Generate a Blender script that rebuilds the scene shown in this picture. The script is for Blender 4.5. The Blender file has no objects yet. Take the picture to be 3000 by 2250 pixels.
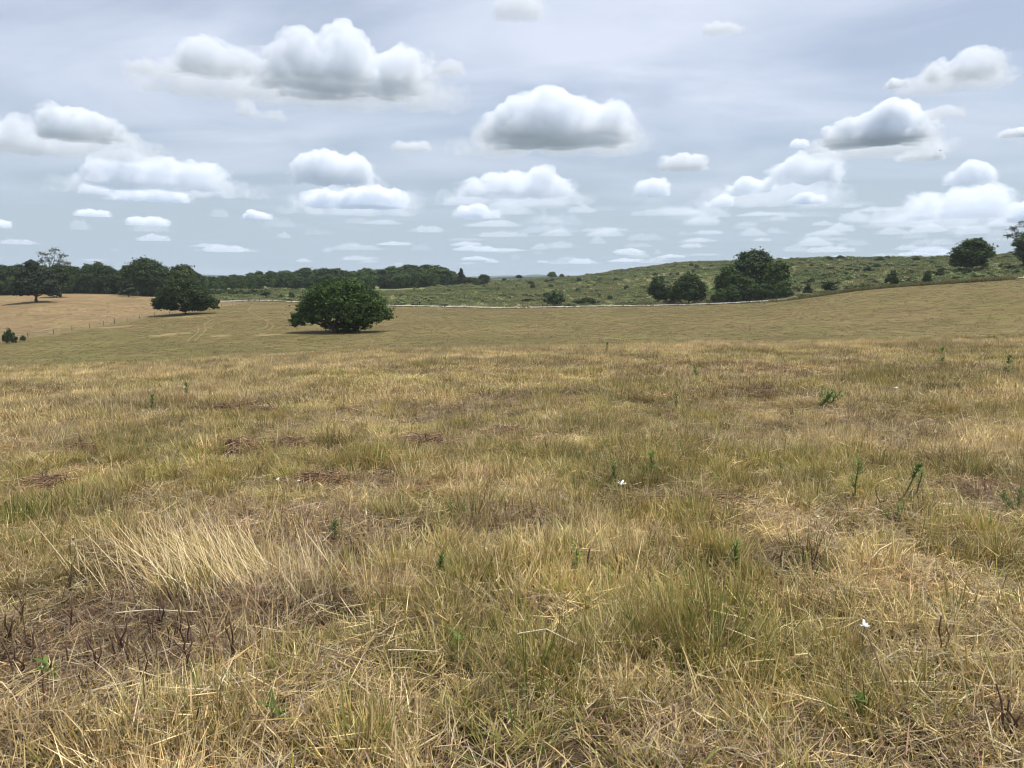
import bpy, math, random
import numpy as np
from mathutils import Vector, noise as mnoise

R = math.radians
scene = bpy.context.scene
COL = scene.collection
F = 2266.0                                  # focal length in photo pixels (3000 wide)
PITCH = math.atan(305.0 / F)
EYE = np.array([0.0, 0.0, 1.6])

# ------------------------------------------------------------------ camera
cam_d = bpy.data.cameras.new('camera')
cam_d.sensor_width = 36.0
cam_d.lens = 36.0 * F / 3000.0
cam_d.clip_start = 0.05
cam_d.clip_end = 200000.0
cam = bpy.data.objects.new('camera', cam_d)
COL.objects.link(cam)
cam.location = EYE
cam.rotation_euler = (math.pi / 2 - PITCH, 0, 0)
scene.camera = cam

# ------------------------------------------------------------------ light
SUN_EL, SUN_AZ = R(69), R(78)               # azimuth measured from +Y towards +X
sdir = Vector((math.sin(SUN_AZ) * math.cos(SUN_EL), math.cos(SUN_AZ) * math.cos(SUN_EL), math.sin(SUN_EL)))
sun_d = bpy.data.lights.new('sun', 'SUN')
sun_d.energy = 5.0
sun_d.angle = R(0.53)
sun_d.color = (1.0, 0.95, 0.87)
sun = bpy.data.objects.new('sun', sun_d)
COL.objects.link(sun)
sun.rotation_euler = sdir.to_track_quat('Z', 'Y').to_euler()

world = bpy.data.worlds.new('World')
scene.world = world
world.use_nodes = True
wn, wl = world.node_tree.nodes, world.node_tree.links
wn.clear()
w_out = wn.new('ShaderNodeOutputWorld')
w_bg = wn.new('ShaderNodeBackground')
w_bg.inputs['Strength'].default_value = 0.1
sky = wn.new('ShaderNodeTexSky')
sky.sky_type = 'NISHITA'
sky.sun_disc = False
sky.sun_elevation = SUN_EL
sky.sun_rotation = SUN_AZ
sky.altitude = 300
sky.air_density = 1.0
sky.dust_density = 1.6
sky.ozone_density = 1.4
# a thin veil of high cloud: noise on a plane high above the ground
tc = wn.new('ShaderNodeTexCoord')
sep = wn.new('ShaderNodeSeparateXYZ')
wl.new(tc.outputs['Generated'], sep.inputs[0])
mx = wn.new('ShaderNodeMath'); mx.operation = 'MAXIMUM'; mx.inputs[1].default_value = 0.0
wl.new(sep.outputs['Z'], mx.inputs[0])
ad = wn.new('ShaderNodeMath'); ad.operation = 'ADD'; ad.inputs[1].default_value = 0.09
wl.new(mx.outputs[0], ad.inputs[0])
dx = wn.new('ShaderNodeMath'); dx.operation = 'DIVIDE'
dy = wn.new('ShaderNodeMath'); dy.operation = 'DIVIDE'
wl.new(sep.outputs['X'], dx.inputs[0]); wl.new(ad.outputs[0], dx.inputs[1])
wl.new(sep.outputs['Y'], dy.inputs[0]); wl.new(ad.outputs[0], dy.inputs[1])
cmb = wn.new('ShaderNodeCombineXYZ')
wl.new(dx.outputs[0], cmb.inputs[0]); wl.new(dy.outputs[0], cmb.inputs[1])
mp = wn.new('ShaderNodeMapping')
mp.inputs['Rotation'].default_value = (0, 0, R(28))
mp.inputs['Scale'].default_value = (0.7, 1.0, 1)
mp.inputs['Location'].default_value = (2.3, 0.6, 0)
wl.new(cmb.outputs[0], mp.inputs[0])
nz = wn.new('ShaderNodeTexNoise')
nz.inputs['Scale'].default_value = 1.1
nz.inputs['Detail'].default_value = 7
nz.inputs['Roughness'].default_value = 0.52
nz.inputs['Distortion'].default_value = 0.5
wl.new(mp.outputs[0], nz.inputs['Vector'])
vr = wn.new('ShaderNodeMapRange')
vr.inputs['From Min'].default_value = 0.34
vr.inputs['From Max'].default_value = 0.66
vr.inputs['To Min'].default_value = 0.42
vr.inputs['To Max'].default_value = 0.97
wl.new(nz.outputs['Fac'], vr.inputs['Value'])
vm = wn.new('ShaderNodeMix'); vm.data_type = 'RGBA'
hz = wn.new('ShaderNodeMapRange'); hz.interpolation_type = 'SMOOTHSTEP'      # height above the horizon
for k_, v_ in zip(('From Min', 'From Max', 'To Min', 'To Max'), (0.0, 0.24, 1.0, 0.0)): hz.inputs[k_].default_value = v_
wl.new(mx.outputs[0], hz.inputs['Value'])
hc = wn.new('ShaderNodeMix'); hc.data_type = 'RGBA'
hc.inputs['A'].default_value = (7.6, 8.35, 9.85, 1)
hc.inputs['B'].default_value = (4.7, 5.8, 6.9, 1)
wl.new(hz.outputs[0], hc.inputs['Factor'])
wl.new(hc.outputs['Result'], vm.inputs['B'])
hf = wn.new('ShaderNodeMath'); hf.operation = 'MAXIMUM'
hr = wn.new('ShaderNodeMath'); hr.operation = 'MULTIPLY'; hr.inputs[1].default_value = 0.95
wl.new(hz.outputs[0], hr.inputs[0])
wl.new(vr.outputs[0], hf.inputs[0]); wl.new(hr.outputs[0], hf.inputs[1])
wl.new(hf.outputs[0], vm.inputs['Factor'])
wl.new(sky.outputs['Color'], vm.inputs['A'])
wl.new(vm.outputs['Result'], w_bg.inputs['Color'])
wl.new(w_bg.outputs[0], w_out.inputs['Surface'])

scene.view_settings.view_transform = 'Standard'
scene.view_settings.look = 'None'
scene.view_settings.exposure = 0.0
scene.view_settings.gamma = 1.0
scene.view_settings.use_curve_mapping = False

scene.render.engine = 'CYCLES'
cy = scene.cycles
cy.max_bounces = 18
cy.diffuse_bounces = 2
cy.glossy_bounces = 1
cy.transmission_bounces = 3
cy.volume_bounces = 16
cy.transparent_max_bounces = 16
cy.caustics_reflective = False
cy.caustics_refractive = False
cy.sample_clamp_indirect = 6.0
cy.pixel_filter_type = 'BLACKMAN_HARRIS'
cy.filter_width = 1.15
cy.use_adaptive_sampling = True
cy.adaptive_threshold = 0.025
cy.adaptive_min_samples = 20
cy.use_denoising = True
try:
    cy.denoiser = 'OPENIMAGEDENOISE'
    cy.denoising_input_passes = 'RGB_ALBEDO_NORMAL'
    cy.denoising_prefilter = 'ACCURATE'
except Exception:
    pass

# ------------------------------------------------------------------ helpers
def P(px, py, Y):
    """photo pixel + distance along the view -> point of the place"""
    a = (px - 1500.0) / F
    b = (1125.0 - py) / F
    d = np.array([a, b * math.sin(PITCH) + math.cos(PITCH), b * math.cos(PITCH) - math.sin(PITCH)])
    return EYE + d * (Y / d[1])

def tag(o, label=None, cat=None, group=None, kind=None):
    if label: o['label'] = label
    if cat: o['category'] = cat
    if group: o['group'] = group
    if kind: o['kind'] = kind
    return o

def empty(name, loc, rz=0.0):
    o = bpy.data.objects.new(name, None)
    o.empty_display_size = 0.3
    o.location = loc
    o.rotation_euler = (0, 0, rz)
    COL.objects.link(o)
    return o

def obj(name, me, parent=None, mat=None):
    o = bpy.data.objects.new(name, me)
    COL.objects.link(o)
    if parent is not None:
        o.parent = parent
    if mat is not None and not me.materials:
        me.materials.append(mat)
    return o

def mesh_np(name, V, faces, k=None, colors=None, smooth=False):
    """V (n,3); faces (m,k) int array, all of the same size; colors (n,3) point colours"""
    me = bpy.data.meshes.new(name)
    V = np.asarray(V, dtype=np.float32)
    faces = np.asarray(faces, dtype=np.int32)
    m, k = faces.shape
    me.vertices.add(len(V))
    me.vertices.foreach_set('co', V.ravel())
    me.loops.add(m * k)
    me.loops.foreach_set('vertex_index', faces.ravel())
    me.polygons.add(m)
    me.polygons.foreach_set('loop_start', np.arange(0, m * k, k, dtype=np.int32))
    me.polygons.foreach_set('loop_total', np.full(m, k, dtype=np.int32))
    if smooth:
        me.polygons.foreach_set('use_smooth', np.ones(m, dtype=bool))
    me.update(calc_edges=True)
    if colors is not None:
        ca = me.color_attributes.new('Col', 'FLOAT_COLOR', 'POINT')
        c4 = np.ones((len(V), 4), dtype=np.float32)
        c4[:, :3] = colors
        ca.data.foreach_set('color', c4.ravel())
    return me

def hash2(ix, iy, seed):
    h = (ix.astype(np.int64) * 374761393 + iy.astype(np.int64) * 668265263 + seed * 974634777) & 0x7fffffff
    h = ((h ^ (h >> 13)) * 1274126177) & 0x7fffffff
    return ((h ^ (h >> 16)) & 0xffff) / 65535.0

def vnoise(x, y, s, seed=0):
    """smooth value noise 0..1 with feature size s"""
    x = np.asarray(x, float) / s; y = np.asarray(y, float) / s
    ix, iy = np.floor(x), np.floor(y)
    fx, fy = x - ix, y - iy
    fx = fx * fx * (3 - 2 * fx); fy = fy * fy * (3 - 2 * fy)
    a = hash2(ix, iy, seed); b = hash2(ix + 1, iy, seed)
    c = hash2(ix, iy + 1, seed); d = hash2(ix + 1, iy + 1, seed)
    return (a * (1 - fx) + b * fx) * (1 - fy) + (c * (1 - fx) + d * fx) * fy

def fnoise(x, y, s, seed=0, octv=3):
    t = 0; a = 1.0; w = 0
    for i in range(octv):
        t = t + a * vnoise(x, y, s / 2 ** i, seed + i * 17); w += a; a *= 0.55
    return t / w

def sstep(a, b, x):
    t = np.clip((x - a) / (b - a), 0, 1)
    return t * t * (3 - 2 * t)

def tube(path, radii, n=7, V=None, Fc=None, cap=True):
    """tapered tube of quads along a path, appended to V, Fc"""
    path = [Vector(p) for p in path]
    base = len(V)
    for i, p in enumerate(path):
        t = (path[min(i + 1, len(path) - 1)] - path[max(i - 1, 0)]).normalized()
        u = t.orthogonal().normalized() if abs(t.z) > 0.999 else t.cross(Vector((0, 0, 1))).normalized()
        w = t.cross(u).normalized()
        for j in range(n):
            a = 2 * math.pi * j / n
            q = p + (u * math.cos(a) + w * math.sin(a)) * radii[i]
            V.append((q.x, q.y, q.z))
    for i in range(len(path) - 1):
        for j in range(n):
            a = base + i * n + j; b = base + i * n + (j + 1) % n
            Fc.append((a, b, b + n, a + n))
    if cap:
        e = base + (len(path) - 1) * n
        V.append(tuple(path[-1] + (path[-1] - path[-2]).normalized() * radii[-1] * 0.3))
        c = len(V) - 1
        for j in range(n):
            Fc.append((e + j, e + (j + 1) % n, c, c))

def tube_mesh(name, tubes, n=7):
    V, Fc = [], []
    for path, radii in tubes:
        tube(path, radii, n, V, Fc)
    me = bpy.data.meshes.new(name)
    me.from_pydata(V, [], [tuple(dict.fromkeys(f)) for f in Fc])
    for p in me.polygons: p.use_smooth = True
    me.update()
    return me

# ------------------------------------------------------------------ materials
def new_mat(name):
    m = bpy.data.materials.new(name)
    m.use_nodes = True
    n = m.node_tree.nodes
    return m, n, m.node_tree.links, n['Principled BSDF']

def noise_node(n, l, scale, detail=4, rough=0.55, vec=None):
    t = n.new('ShaderNodeTexNoise')
    t.inputs['Scale'].default_value = scale
    t.inputs['Detail'].default_value = detail
    t.inputs['Roughness'].default_value = rough
    if vec is not None: l.new(vec, t.inputs['Vector'])
    return t

def rng(n, l, src, a, b, c, d):
    r = n.new('ShaderNodeMapRange')
    for k, v in zip(('From Min', 'From Max', 'To Min', 'To Max'), (a, b, c, d)):
        r.inputs[k].default_value = v
    l.new(src, r.inputs['Value'])
    return r.outputs[0]

def mul_col(n, l, col, fac):
    v = n.new('ShaderNodeVectorMath'); v.operation = 'SCALE'
    l.new(col, v.inputs[0]); l.new(fac, v.inputs['Scale'])
    return v.outputs[0]

def mix_col(n, l, fac, a, b):
    m = n.new('ShaderNodeMix'); m.data_type = 'RGBA'
    l.new(fac, m.inputs['Factor'])
    for k, v in (('A', a), ('B', b)):
        if isinstance(v, tuple): m.inputs[k].default_value = (*v, 1)
        else: l.new(v, m.inputs[k])
    return m.outputs['Result']

def mat_ground():
    m, n, l, b = new_mat('dry_pasture_soil')
    at = n.new('ShaderNodeAttribute'); at.attribute_name = 'Col'
    g = n.new('ShaderNodeNewGeometry')
    big = noise_node(n, l, 0.045, 4, 0.6, g.outputs['Position'])
    mid = noise_node(n, l, 0.5, 5, 0.65, g.outputs['Position'])
    fine = noise_node(n, l, 9.0, 4, 0.7, g.outputs['Position'])
    mpn = n.new('ShaderNodeMapping'); mpn.inputs['Scale'].default_value = (0.18, 0.55, 0.5)
    mpn.inputs['Rotation'].default_value = (0, 0, R(-8))
    l.new(g.outputs['Position'], mpn.inputs[0])
    strk = noise_node(n, l, 1.0, 5, 0.62, mpn.outputs[0])
    c = mul_col(n, l, at.outputs['Color'], rng(n, l, big.outputs['Fac'], 0.3, 0.7, 0.84, 1.16))
    c = mul_col(n, l, c, rng(n, l, mid.outputs['Fac'], 0.28, 0.72, 0.78, 1.22))
    c = mul_col(n, l, c, rng(n, l, strk.outputs['Fac'], 0.3, 0.7, 0.84, 1.16))
    c = mul_col(n, l, c, rng(n, l, fine.outputs['Fac'], 0.25, 0.75, 0.7, 1.3))
    hue = noise_node(n, l, 0.12, 3, 0.6, g.outputs['Position'])
    gr = n.new('ShaderNodeMix'); gr.data_type = 'RGBA'; gr.blend_type = 'MULTIPLY'
    gr.inputs['B'].default_value = (0.86, 1.0, 0.82, 1)
    l.new(rng(n, l, hue.outputs['Fac'], 0.42, 0.62, 0.0, 0.85), gr.inputs['Factor'])
    l.new(c, gr.inputs['A'])
    l.new(gr.outputs['Result'], b.inputs['Base Color'])
    b.inputs['Roughness'].default_value = 1.0
    b.inputs['Specular IOR Level'].default_value = 0.05
    bp = n.new('ShaderNodeBump'); bp.inputs['Strength'].default_value = 0.3; bp.inputs['Distance'].default_value = 0.12
    l.new(mid.outputs['Fac'], bp.inputs['Height'])
    l.new(bp.outputs['Normal'], b.inputs['Normal'])
    return m

def mat_leaf(name, translucent=0.3, rough=0.55, spec=0.35, inst=False):
    """colour from the 'Col' attribute of the mesh (times the instance's own tint)"""
    m, n, l, b = new_mat(name)
    at = n.new('ShaderNodeAttribute'); at.attribute_name = 'Col'
    col = at.outputs['Color']
    if inst:
        ti = n.new('ShaderNodeAttribute'); ti.attribute_name = 'tint'; ti.attribute_type = 'INSTANCER'
        mm = n.new('ShaderNodeMix'); mm.data_type = 'RGBA'; mm.blend_type = 'MULTIPLY'
        mm.inputs['Factor'].default_value = 1.0
        l.new(col, mm.inputs['A']); l.new(ti.outputs['Color'], mm.inputs['B'])
        col = mm.outputs['Result']
    else:
        oi = n.new('ShaderNodeObjectInfo')
        col = mul_col(n, l, col, rng(n, l, oi.outputs['Random'], 0, 1, 0.78, 1.22))
    l.new(col, b.inputs['Base Color'])
    b.inputs['Roughness'].default_value = rough
    b.inputs['Specular IOR Level'].default_value = spec
    if translucent > 0:
        tr = n.new('ShaderNodeBsdfTranslucent')
        l.new(col, tr.inputs['Color'])
        mi = n.new('ShaderNodeMixShader'); mi.inputs[0].default_value = translucent
        l.new(b.outputs[0], mi.inputs[1]); l.new(tr.outputs[0], mi.inputs[2])
        l.new(mi.outputs[0], n['Material Output'].inputs['Surface'])
    return m

def mat_plain(name, col, rough=0.9, nscale=6.0, amt=0.35, bump=0.0, spec=0.2):
    m, n, l, b = new_mat(name)
    tcn = n.new('ShaderNodeTexCoord')
    t = noise_node(n, l, nscale, 5, 0.65, tcn.outputs['Object'])
    rgb = n.new('ShaderNodeRGB'); rgb.outputs[0].default_value = (*col, 1)
    l.new(mul_col(n, l, rgb.outputs[0], rng(n, l, t.outputs['Fac'], 0.25, 0.75, 1 - amt, 1 + amt)), b.inputs['Base Color'])
    b.inputs['Roughness'].default_value = rough
    b.inputs['Specular IOR Level'].default_value = spec
    if bump:
        bp = n.new('ShaderNodeBump'); bp.inputs['Strength'].default_value = 0.6; bp.inputs['Distance'].default_value = bump
        l.new(t.outputs['Fac'], bp.inputs['Height']); l.new(bp.outputs['Normal'], b.inputs['Normal'])
    return m

M_GROUND = mat_ground()
M_LEAF = mat_leaf('tree_leaves', 0.25, 0.6, 0.12)
M_GRASS = mat_leaf('grass_blades', 0.24, 0.5, 0.25, inst=True)
M_SCRUB = mat_leaf('scrub_leaves', 0.28, 0.6, 0.3, inst=True)
M_HERB = mat_leaf('herb_leaves', 0.35, 0.55, 0.12)
M_BARK = mat_plain('bark', (0.085, 0.068, 0.052), 0.95, 9, 0.4, 0.03)
M_DEADWOOD = mat_plain('dead_weed_stalk', (0.115, 0.068, 0.048), 0.9, 40, 0.45)
M_POST = mat_plain('weathered_post', (0.15, 0.125, 0.10), 0.95, 12, 0.4, 0.01)
M_WIRE = mat_plain('fence_wire', (0.16, 0.15, 0.14), 0.6, 5, 0.2)
M_ROAD = mat_plain('white_gravel', (0.37, 0.355, 0.325), 0.95, 0.35, 0.3, 0.03)
M_TRACK = mat_plain('worn_track', (0.212, 0.158, 0.076), 1.0, 0.8, 0.3)
M_WHITE = mat_plain('white_petal', (0.78, 0.77, 0.72), 0.6, 30, 0.12)
M_BIRD = mat_plain('dark_feather', (0.03, 0.028, 0.027), 0.8, 20, 0.3)

# ------------------------------------------------------------------ terrain
ctrl = []
def C(px, py, Y): ctrl.append(tuple(P(px, py, Y)))
def Z(x, y, z): ctrl.append((x, y, z))
Z(0, 0, 0); Z(-3, 1, -0.1); Z(3, 1, 0.05); Z(0, 5, -0.2)
Z(0, -30, 1.1); Z(-30, -30, 0.4); Z(30, -30, 1.6); Z(-30, 0, -1.0); Z(30, 0, 0.6); Z(0, -200, 4); Z(-200, -100, -2)
Z(200, -100, 8); Z(-200, 20, -9); Z(180, 20, 3); Z(0, -2000, 0); Z(3000, 0, 12); Z(-3000, 0, -5)
CREST = [(-500, 1092), (0, 1080), (500, 1058), (1000, 1035), (1500, 1020), (2000, 1011), (2500, 1001), (3000, 988), (3500, 975)]
for px, py in CREST:
    c = P(px, py, 42.0)
    s = (c[2] + 0.0) / 42.0
    C(px, py, 42.0)
    for Y in (12.0, 24.0, 33.0):
        q = P(px, py, Y)
        Z(q[0], Y, c[2] * (Y / 42.0) ** 1.12)
    q = P(px, py + 14, 56.0); Z(*q)
    q = P(px, py + 13, 75.0); Z(*q)
    C(px, py - 2, 100.0)
for px, py, Y in [
    # valley floor and far fields
    (-400, 1040, 150), (0, 1035, 140), (0, 1003, 172), (200, 975, 186), (325, 951, 205), (415, 936, 220), (537, 917, 236), (657, 898, 262), (740, 884, 280),
    (400, 1000, 150), (620, 940, 195), (700, 990, 140), (1005, 973, 150), (900, 925, 205), (1000, 894, 280), (1200, 930, 200),
    (1500, 966, 150), (1500, 930, 205), (1500, 905, 268), (2000, 955, 150), (2000, 920, 200), (2000, 895, 258), (2300, 945, 150), (2300, 881, 246),
    (2500, 925, 150), (2500, 857, 226), (3000, 862, 150), (3000, 818, 196), (3500, 800, 150), (3500, 772, 196),
    # straw field on the left
    (-400, 985, 172), (-400, 895, 270), (-400, 864, 350), (0, 900, 260), (108, 885, 270), (175, 871, 300), (0, 864, 345), (376, 870, 318), (435, 867, 345), (300, 905, 255), (575, 866, 350),
    # behind the road
    (700, 872, 330), (700, 853, 420), (1000, 848, 450), (1350, 837, 480), (1100, 872, 350),
    (1500, 876, 340), (1500, 847, 460), (1500, 817, 700), (1617, 817, 740),
    (1750, 865, 350), (1750, 835, 460), (1800, 797, 640),
    (2000, 868, 330), (2000, 825, 420), (2000, 772, 600), (2300, 850, 290), (2300, 805, 380), (2300, 762, 540),
    (2500, 838, 260), (2500, 800, 330), (2500, 758, 500), (2846, 797, 290), (2850, 752, 450), (3000, 785, 285), (3000, 742, 430), (3500, 760, 280), (3500, 730, 420),
]: C(px, py, Y)
# behind the skylines the land drops gently and levels out
for px in (-400, 0, 400, 800, 1200):
    C(px, 842, 600); C(px, 828, 1500); C(px, 824, 4500); C(px, 824, 9500)
for px, py in ((1500, 822), (2000, 790), (2500, 780), (3000, 775), (3500, 770)):
    C(px, py, 850); C(px, 812, 1600); C(px, 822, 4500); C(px, 824, 9500)
CT = np.array(ctrl)

def warp(x, y):
    r = np.sqrt(x * x + y * y) + 1e-9
    g = np.log1p(r / 30.0)
    return np.stack([x / r * g, y / r * g], -1)

def _phi(d2): return 0.5 * d2 * np.log(d2 + 1e-12)
_W = warp(CT[:, 0], CT[:, 1])
_n = len(CT)
_D = ((_W[:, None] - _W[None]) ** 2).sum(-1)
_A = np.zeros((_n + 3, _n + 3))
_A[:_n, :_n] = _phi(_D) + np.eye(_n) * 2e-4
_A[:_n, _n] = 1; _A[:_n, _n + 1:] = _W
_A[_n, :_n] = 1; _A[_n + 1:, :_n] = _W.T
# heights are fitted as angles seen from the eye so that near ground stays smooth
_den = np.hypot(CT[:, 0], CT[:, 1]) + 30.0
_S = np.linalg.solve(_A, np.concatenate([(CT[:, 2]) / _den, np.zeros(3)]))

def H0(x, y):
    x = np.atleast_1d(np.asarray(x, float)); y = np.atleast_1d(np.asarray(y, float))
    w = warp(x, y)
    out = np.empty(len(x))
    for i in range(0, len(x), 20000):
        ww = w[i:i + 20000]
        d2 = ((ww[:, None] - _W[None]) ** 2).sum(-1)
        out[i:i + 20000] = _phi(d2) @ _S[:_n] + _S[_n] + ww @ _S[_n + 1:]
    return out * (np.hypot(x, y) + 30.0)

def H(x, y):
    x = np.atleast_1d(np.asarray(x, float)); y = np.atleast_1d(np.asarray(y, float))
    r = np.hypot(x, y)
    near = 1 - sstep(40, 80, r)
    h = H0(x, y)
    h = h + near * sstep(1.0, 6.0, r) * ((fnoise(x, y, 3.0, 5) - 0.5) * 0.16 + (fnoise(x, y, 0.7, 9, 2) - 0.5) * 0.05)
    h = h + sstep(80, 140, r) * ((fnoise(x, y, 26.0, 6) - 0.5) * 0.4 + (fnoise(x, y, 7.0, 8) - 0.5) * 0.03)
    h = h + sstep(300, 500, r) * (fnoise(x, y, 45.0, 12) - 0.5) * 2.0
    return h

def G(px, py, Y):
    """point on the ground in the line of a photo pixel at distance Y"""
    p = P(px, py, Y)
    return np.array([p[0], p[1], H(p[0], p[1])[0]])

def Hs(x, y): return float(H([x], [y])[0])

# road and fence courses: (photo x, distance)
ROAD = np.array([(560, 305), (642, 292), (903, 288), (1146, 284), (1400, 279), (1650, 274), (1800, 270), (1980, 265), (2150, 260), (2300, 252), (2420, 243), (2600, 232), (2800, 218), (3000, 203), (3600, 180)], float)
LFENCE = np.array([(-500, 160), (0, 172), (200, 186), (325, 205), (415, 220), (537, 237), (657, 262), (745, 282)], float)
def course(tab, u):                       # u = tan of azimuth
    return np.interp(u * F + 1500, tab[:, 0], tab[:, 1])

def zone_colors(x, y):
    u = x / np.maximum(y, 1.0)
    px = np.clip(u * F + 1500, -3000, 6000)
    yr = course(ROAD, u)
    c = np.zeros((len(x), 3)) + np.array([0.070, 0.050, 0.028])
    n1 = fnoise(x, y, 14.0, 31); n2 = fnoise(x, y, 40.0, 37)
    def blend(mask, col):
        nonlocal c
        c = c * (1 - mask[:, None]) + np.array(col) * mask[:, None]
    ym = y + (n1 - 0.5) * 3
    mown = sstep(60, 85, ym)
    blend(mown, (0.164, 0.126, 0.058))
    blend(mown * sstep(0.35, 0.7, n2) * 0.5, (0.142, 0.116, 0.050))
    # greener low ground in the valley at the left
    blend(mown * (1 - sstep(300, 1100, px)) * (1 - sstep(150, 190, ym)) * 0.5, (0.150, 0.124, 0.050))
    # straw field beyond the left fence
    lf = course(LFENCE, u)
    straw = sstep(-4.0, 4.0, ym - lf) * (1 - sstep(735, 750, px)) * (y > 20)
    blend(straw, (0.240, 0.165, 0.092))
    blend(straw * (1 - sstep(0, 30, y - lf - 6 * n2)) * 0.75, (0.200, 0.150, 0.085))
    blend(straw * sstep(0.55, 0.72, n1) * 0.5, (0.27, 0.19, 0.10))
    # rank green grassland behind the road
    back = sstep(3.0, 5.0, y - yr + (n1 - .5) * 1.5) * sstep(560, 640, px)
    blend(back, (0.165, 0.170, 0.068))
    blend(back * sstep(0.5, 0.68, n1) * 0.7, (0.195, 0.182, 0.088))
    blend(back * sstep(0.52, 0.66, n2) * 0.75, (0.110, 0.145, 0.045))
    blend(back * sstep(0, 5, y - yr - 4) * (1 - sstep(12, 26, y - yr)) * 0.6, (0.21, 0.20, 0.105))
    # woodland floor
    far = sstep(330, 350, y) * (1 - sstep(575, 600, px)) * sstep(-60, -40, y - 400 + 60)
    blend(far, (0.06, 0.065, 0.03))
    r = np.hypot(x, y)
    blend(sstep(700, 1100, r), (0.042, 0.058, 0.050))  # dark bluish far ground: haze put into its colour to cool cloud bases
    # bare pale scrapes in the mown field
    for qx, qy, Y, wx, wy in ((2085, 990, 108, 4.5, 2.6), (2170, 995, 104, 3.0, 1.6), (500, 985, 160, 5, 3.5), (650, 1005, 146, 3.0, 2.5), (780, 1002, 145, 3.0, 2.4), (560, 928, 218, 8, 4), (330, 960, 196, 8, 3), (1090, 1003, 128, 1.6, 1.5), (1150, 985, 146, 2.0, 1.8)):
        q = P(qx, qy, Y)
        d = ((x - q[0]) / wx) ** 2 + ((y - q[1]) / wy) ** 2 + (n1 - 0.5) * 1.6
        blend((1 - sstep(0.3, 1.1, d)) * 0.6, (0.36, 0.26, 0.14))
    return c

fine = np.arange(-46.0, 46.001, 0.2)
coarse = np.concatenate([np.arange(-180.0, -46.0, 6.0), np.arange(50.0, 180.0, 6.0)])
ang = np.sort(np.concatenate([fine, coarse]))
rad = [0.02]
while rad[-1] < 9500:
    r = rad[-1]
    rad.append(r * (1.02 if 90 < r < 320 else 1.032) if r > 6 else r + 0.25)
rad = np.array(rad)
AA, RR = np.meshgrid(np.radians(ang), rad)
gx = (np.sin(AA) * RR).ravel(); gy = (np.cos(AA) * RR).ravel()
gz = H(gx, gy)
nr, na = len(rad), len(ang)
ii, jj = np.meshgrid(np.arange(nr - 1), np.arange(na), indexing='ij')
j2 = (jj + 1) % na
quads = np.stack([ii * na + jj, ii * na + j2, (ii + 1) * na + j2, (ii + 1) * na + jj], -1).reshape(-1, 4)
quads = quads[:, ::-1]
gV = np.stack([gx, gy, gz], -1)
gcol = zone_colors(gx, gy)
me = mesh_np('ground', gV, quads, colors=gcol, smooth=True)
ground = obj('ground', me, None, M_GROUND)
tag(ground, 'rolling dry pasture falling to a mown valley and rising to a green hill', 'ground', kind='structure')

def strip(name, pts, width, mat, lift, label, cat):
    """ribbon laid on the ground along pts (x, y)"""
    pts = np.array(pts, float)
    d = np.gradient(pts, axis=0)
    d /= np.linalg.norm(d, axis=1)[:, None]
    nrm = np.stack([-d[:, 1], d[:, 0]], -1)
    k = 5
    V = []
    for s in np.linspace(-0.5, 0.5, k):
        jit = (vnoise(pts[:, 0], pts[:, 1], 1.3, int(s * 10) + 40) - 0.5) * width * 0.18 if abs(s) == 0.5 else 0
        q = pts + nrm * (s * width + jit)[:, None] if not np.isscalar(jit) else pts + nrm * s * width
        z = H(q[:, 0], q[:, 1]) + lift * (1 if abs(s) < 0.5 else 0.2)
        V.append(np.stack([q[:, 0], q[:, 1], z], -1))
    V = np.stack(V, 1).reshape(-1, 3)
    m = len(pts)
    fs = [(i * k + a, i * k + a + 1, (i + 1) * k + a + 1, (i + 1) * k + a) for i in range(m - 1) for a in range(k - 1)]
    o = obj(name, mesh_np(name, V, fs, smooth=True), None, mat)
    tag(o, label, cat, kind='structure')
    return o

def smooth_path(tab, step):
    tab = np.array(tab, float)
    s = np.concatenate([[0], np.cumsum(np.linalg.norm(np.diff(tab, axis=0), axis=1))])
    t = np.arange(0, s[-1], step)
    x = np.interp(t, s, tab[:, 0]); y = np.interp(t, s, tab[:, 1])
    k = max(3, int(0.25 * s[-1] / len(tab) / step) * 2 + 1)
    ker = np.ones(k) / k
    xp = np.convolve(np.pad(x, k // 2, mode='edge'), ker, 'valid')
    yp = np.convolve(np.pad(y, k // 2, mode='edge'), ker, 'valid')
    return np.stack([xp, yp], -1)

road_pts = smooth_path([((a - 1500) / F * Y, Y) for a, Y in ROAD], 2.0)
strip('gravel_road', road_pts, 4.3, M_ROAD, 0.16, 'white gravel road curving behind the wire fence across the valley', 'road')

TR = [[(548, 1027, 138), (560, 1008, 147), (577, 990, 158), (583, 975, 168), (578, 957, 182)],
      [(570, 1027, 138), (582, 1008, 147), (597, 990, 158), (603, 972, 168), (598, 955, 182), (612, 940, 196), (640, 925, 208)],
      [(745, 890, 272), (725, 910, 236), (735, 925, 220), (770, 945, 196), (790, 960, 184), (803, 978, 172), (798, 990, 164), (785, 1000, 156)],
      [(730, 905, 240), (745, 930, 215), (775, 955, 192), (786, 968, 182), (784, 980, 172), (775, 995, 160)]]
for i, t in enumerate(TR):
    pp = smooth_path([P(*q)[:2] for q in t], 0.8)
    strip('tyre_track', pp, 0.30, M_TRACK, 0.07,
          ['left wheel rut of the pale tyre tracks below the left tree', 'right wheel rut of the pale tyre tracks below the left tree',
           'pale outer wheel rut curving down from the road gate', 'pale inner wheel rut curving down from the road gate'][i], 'track')

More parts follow.
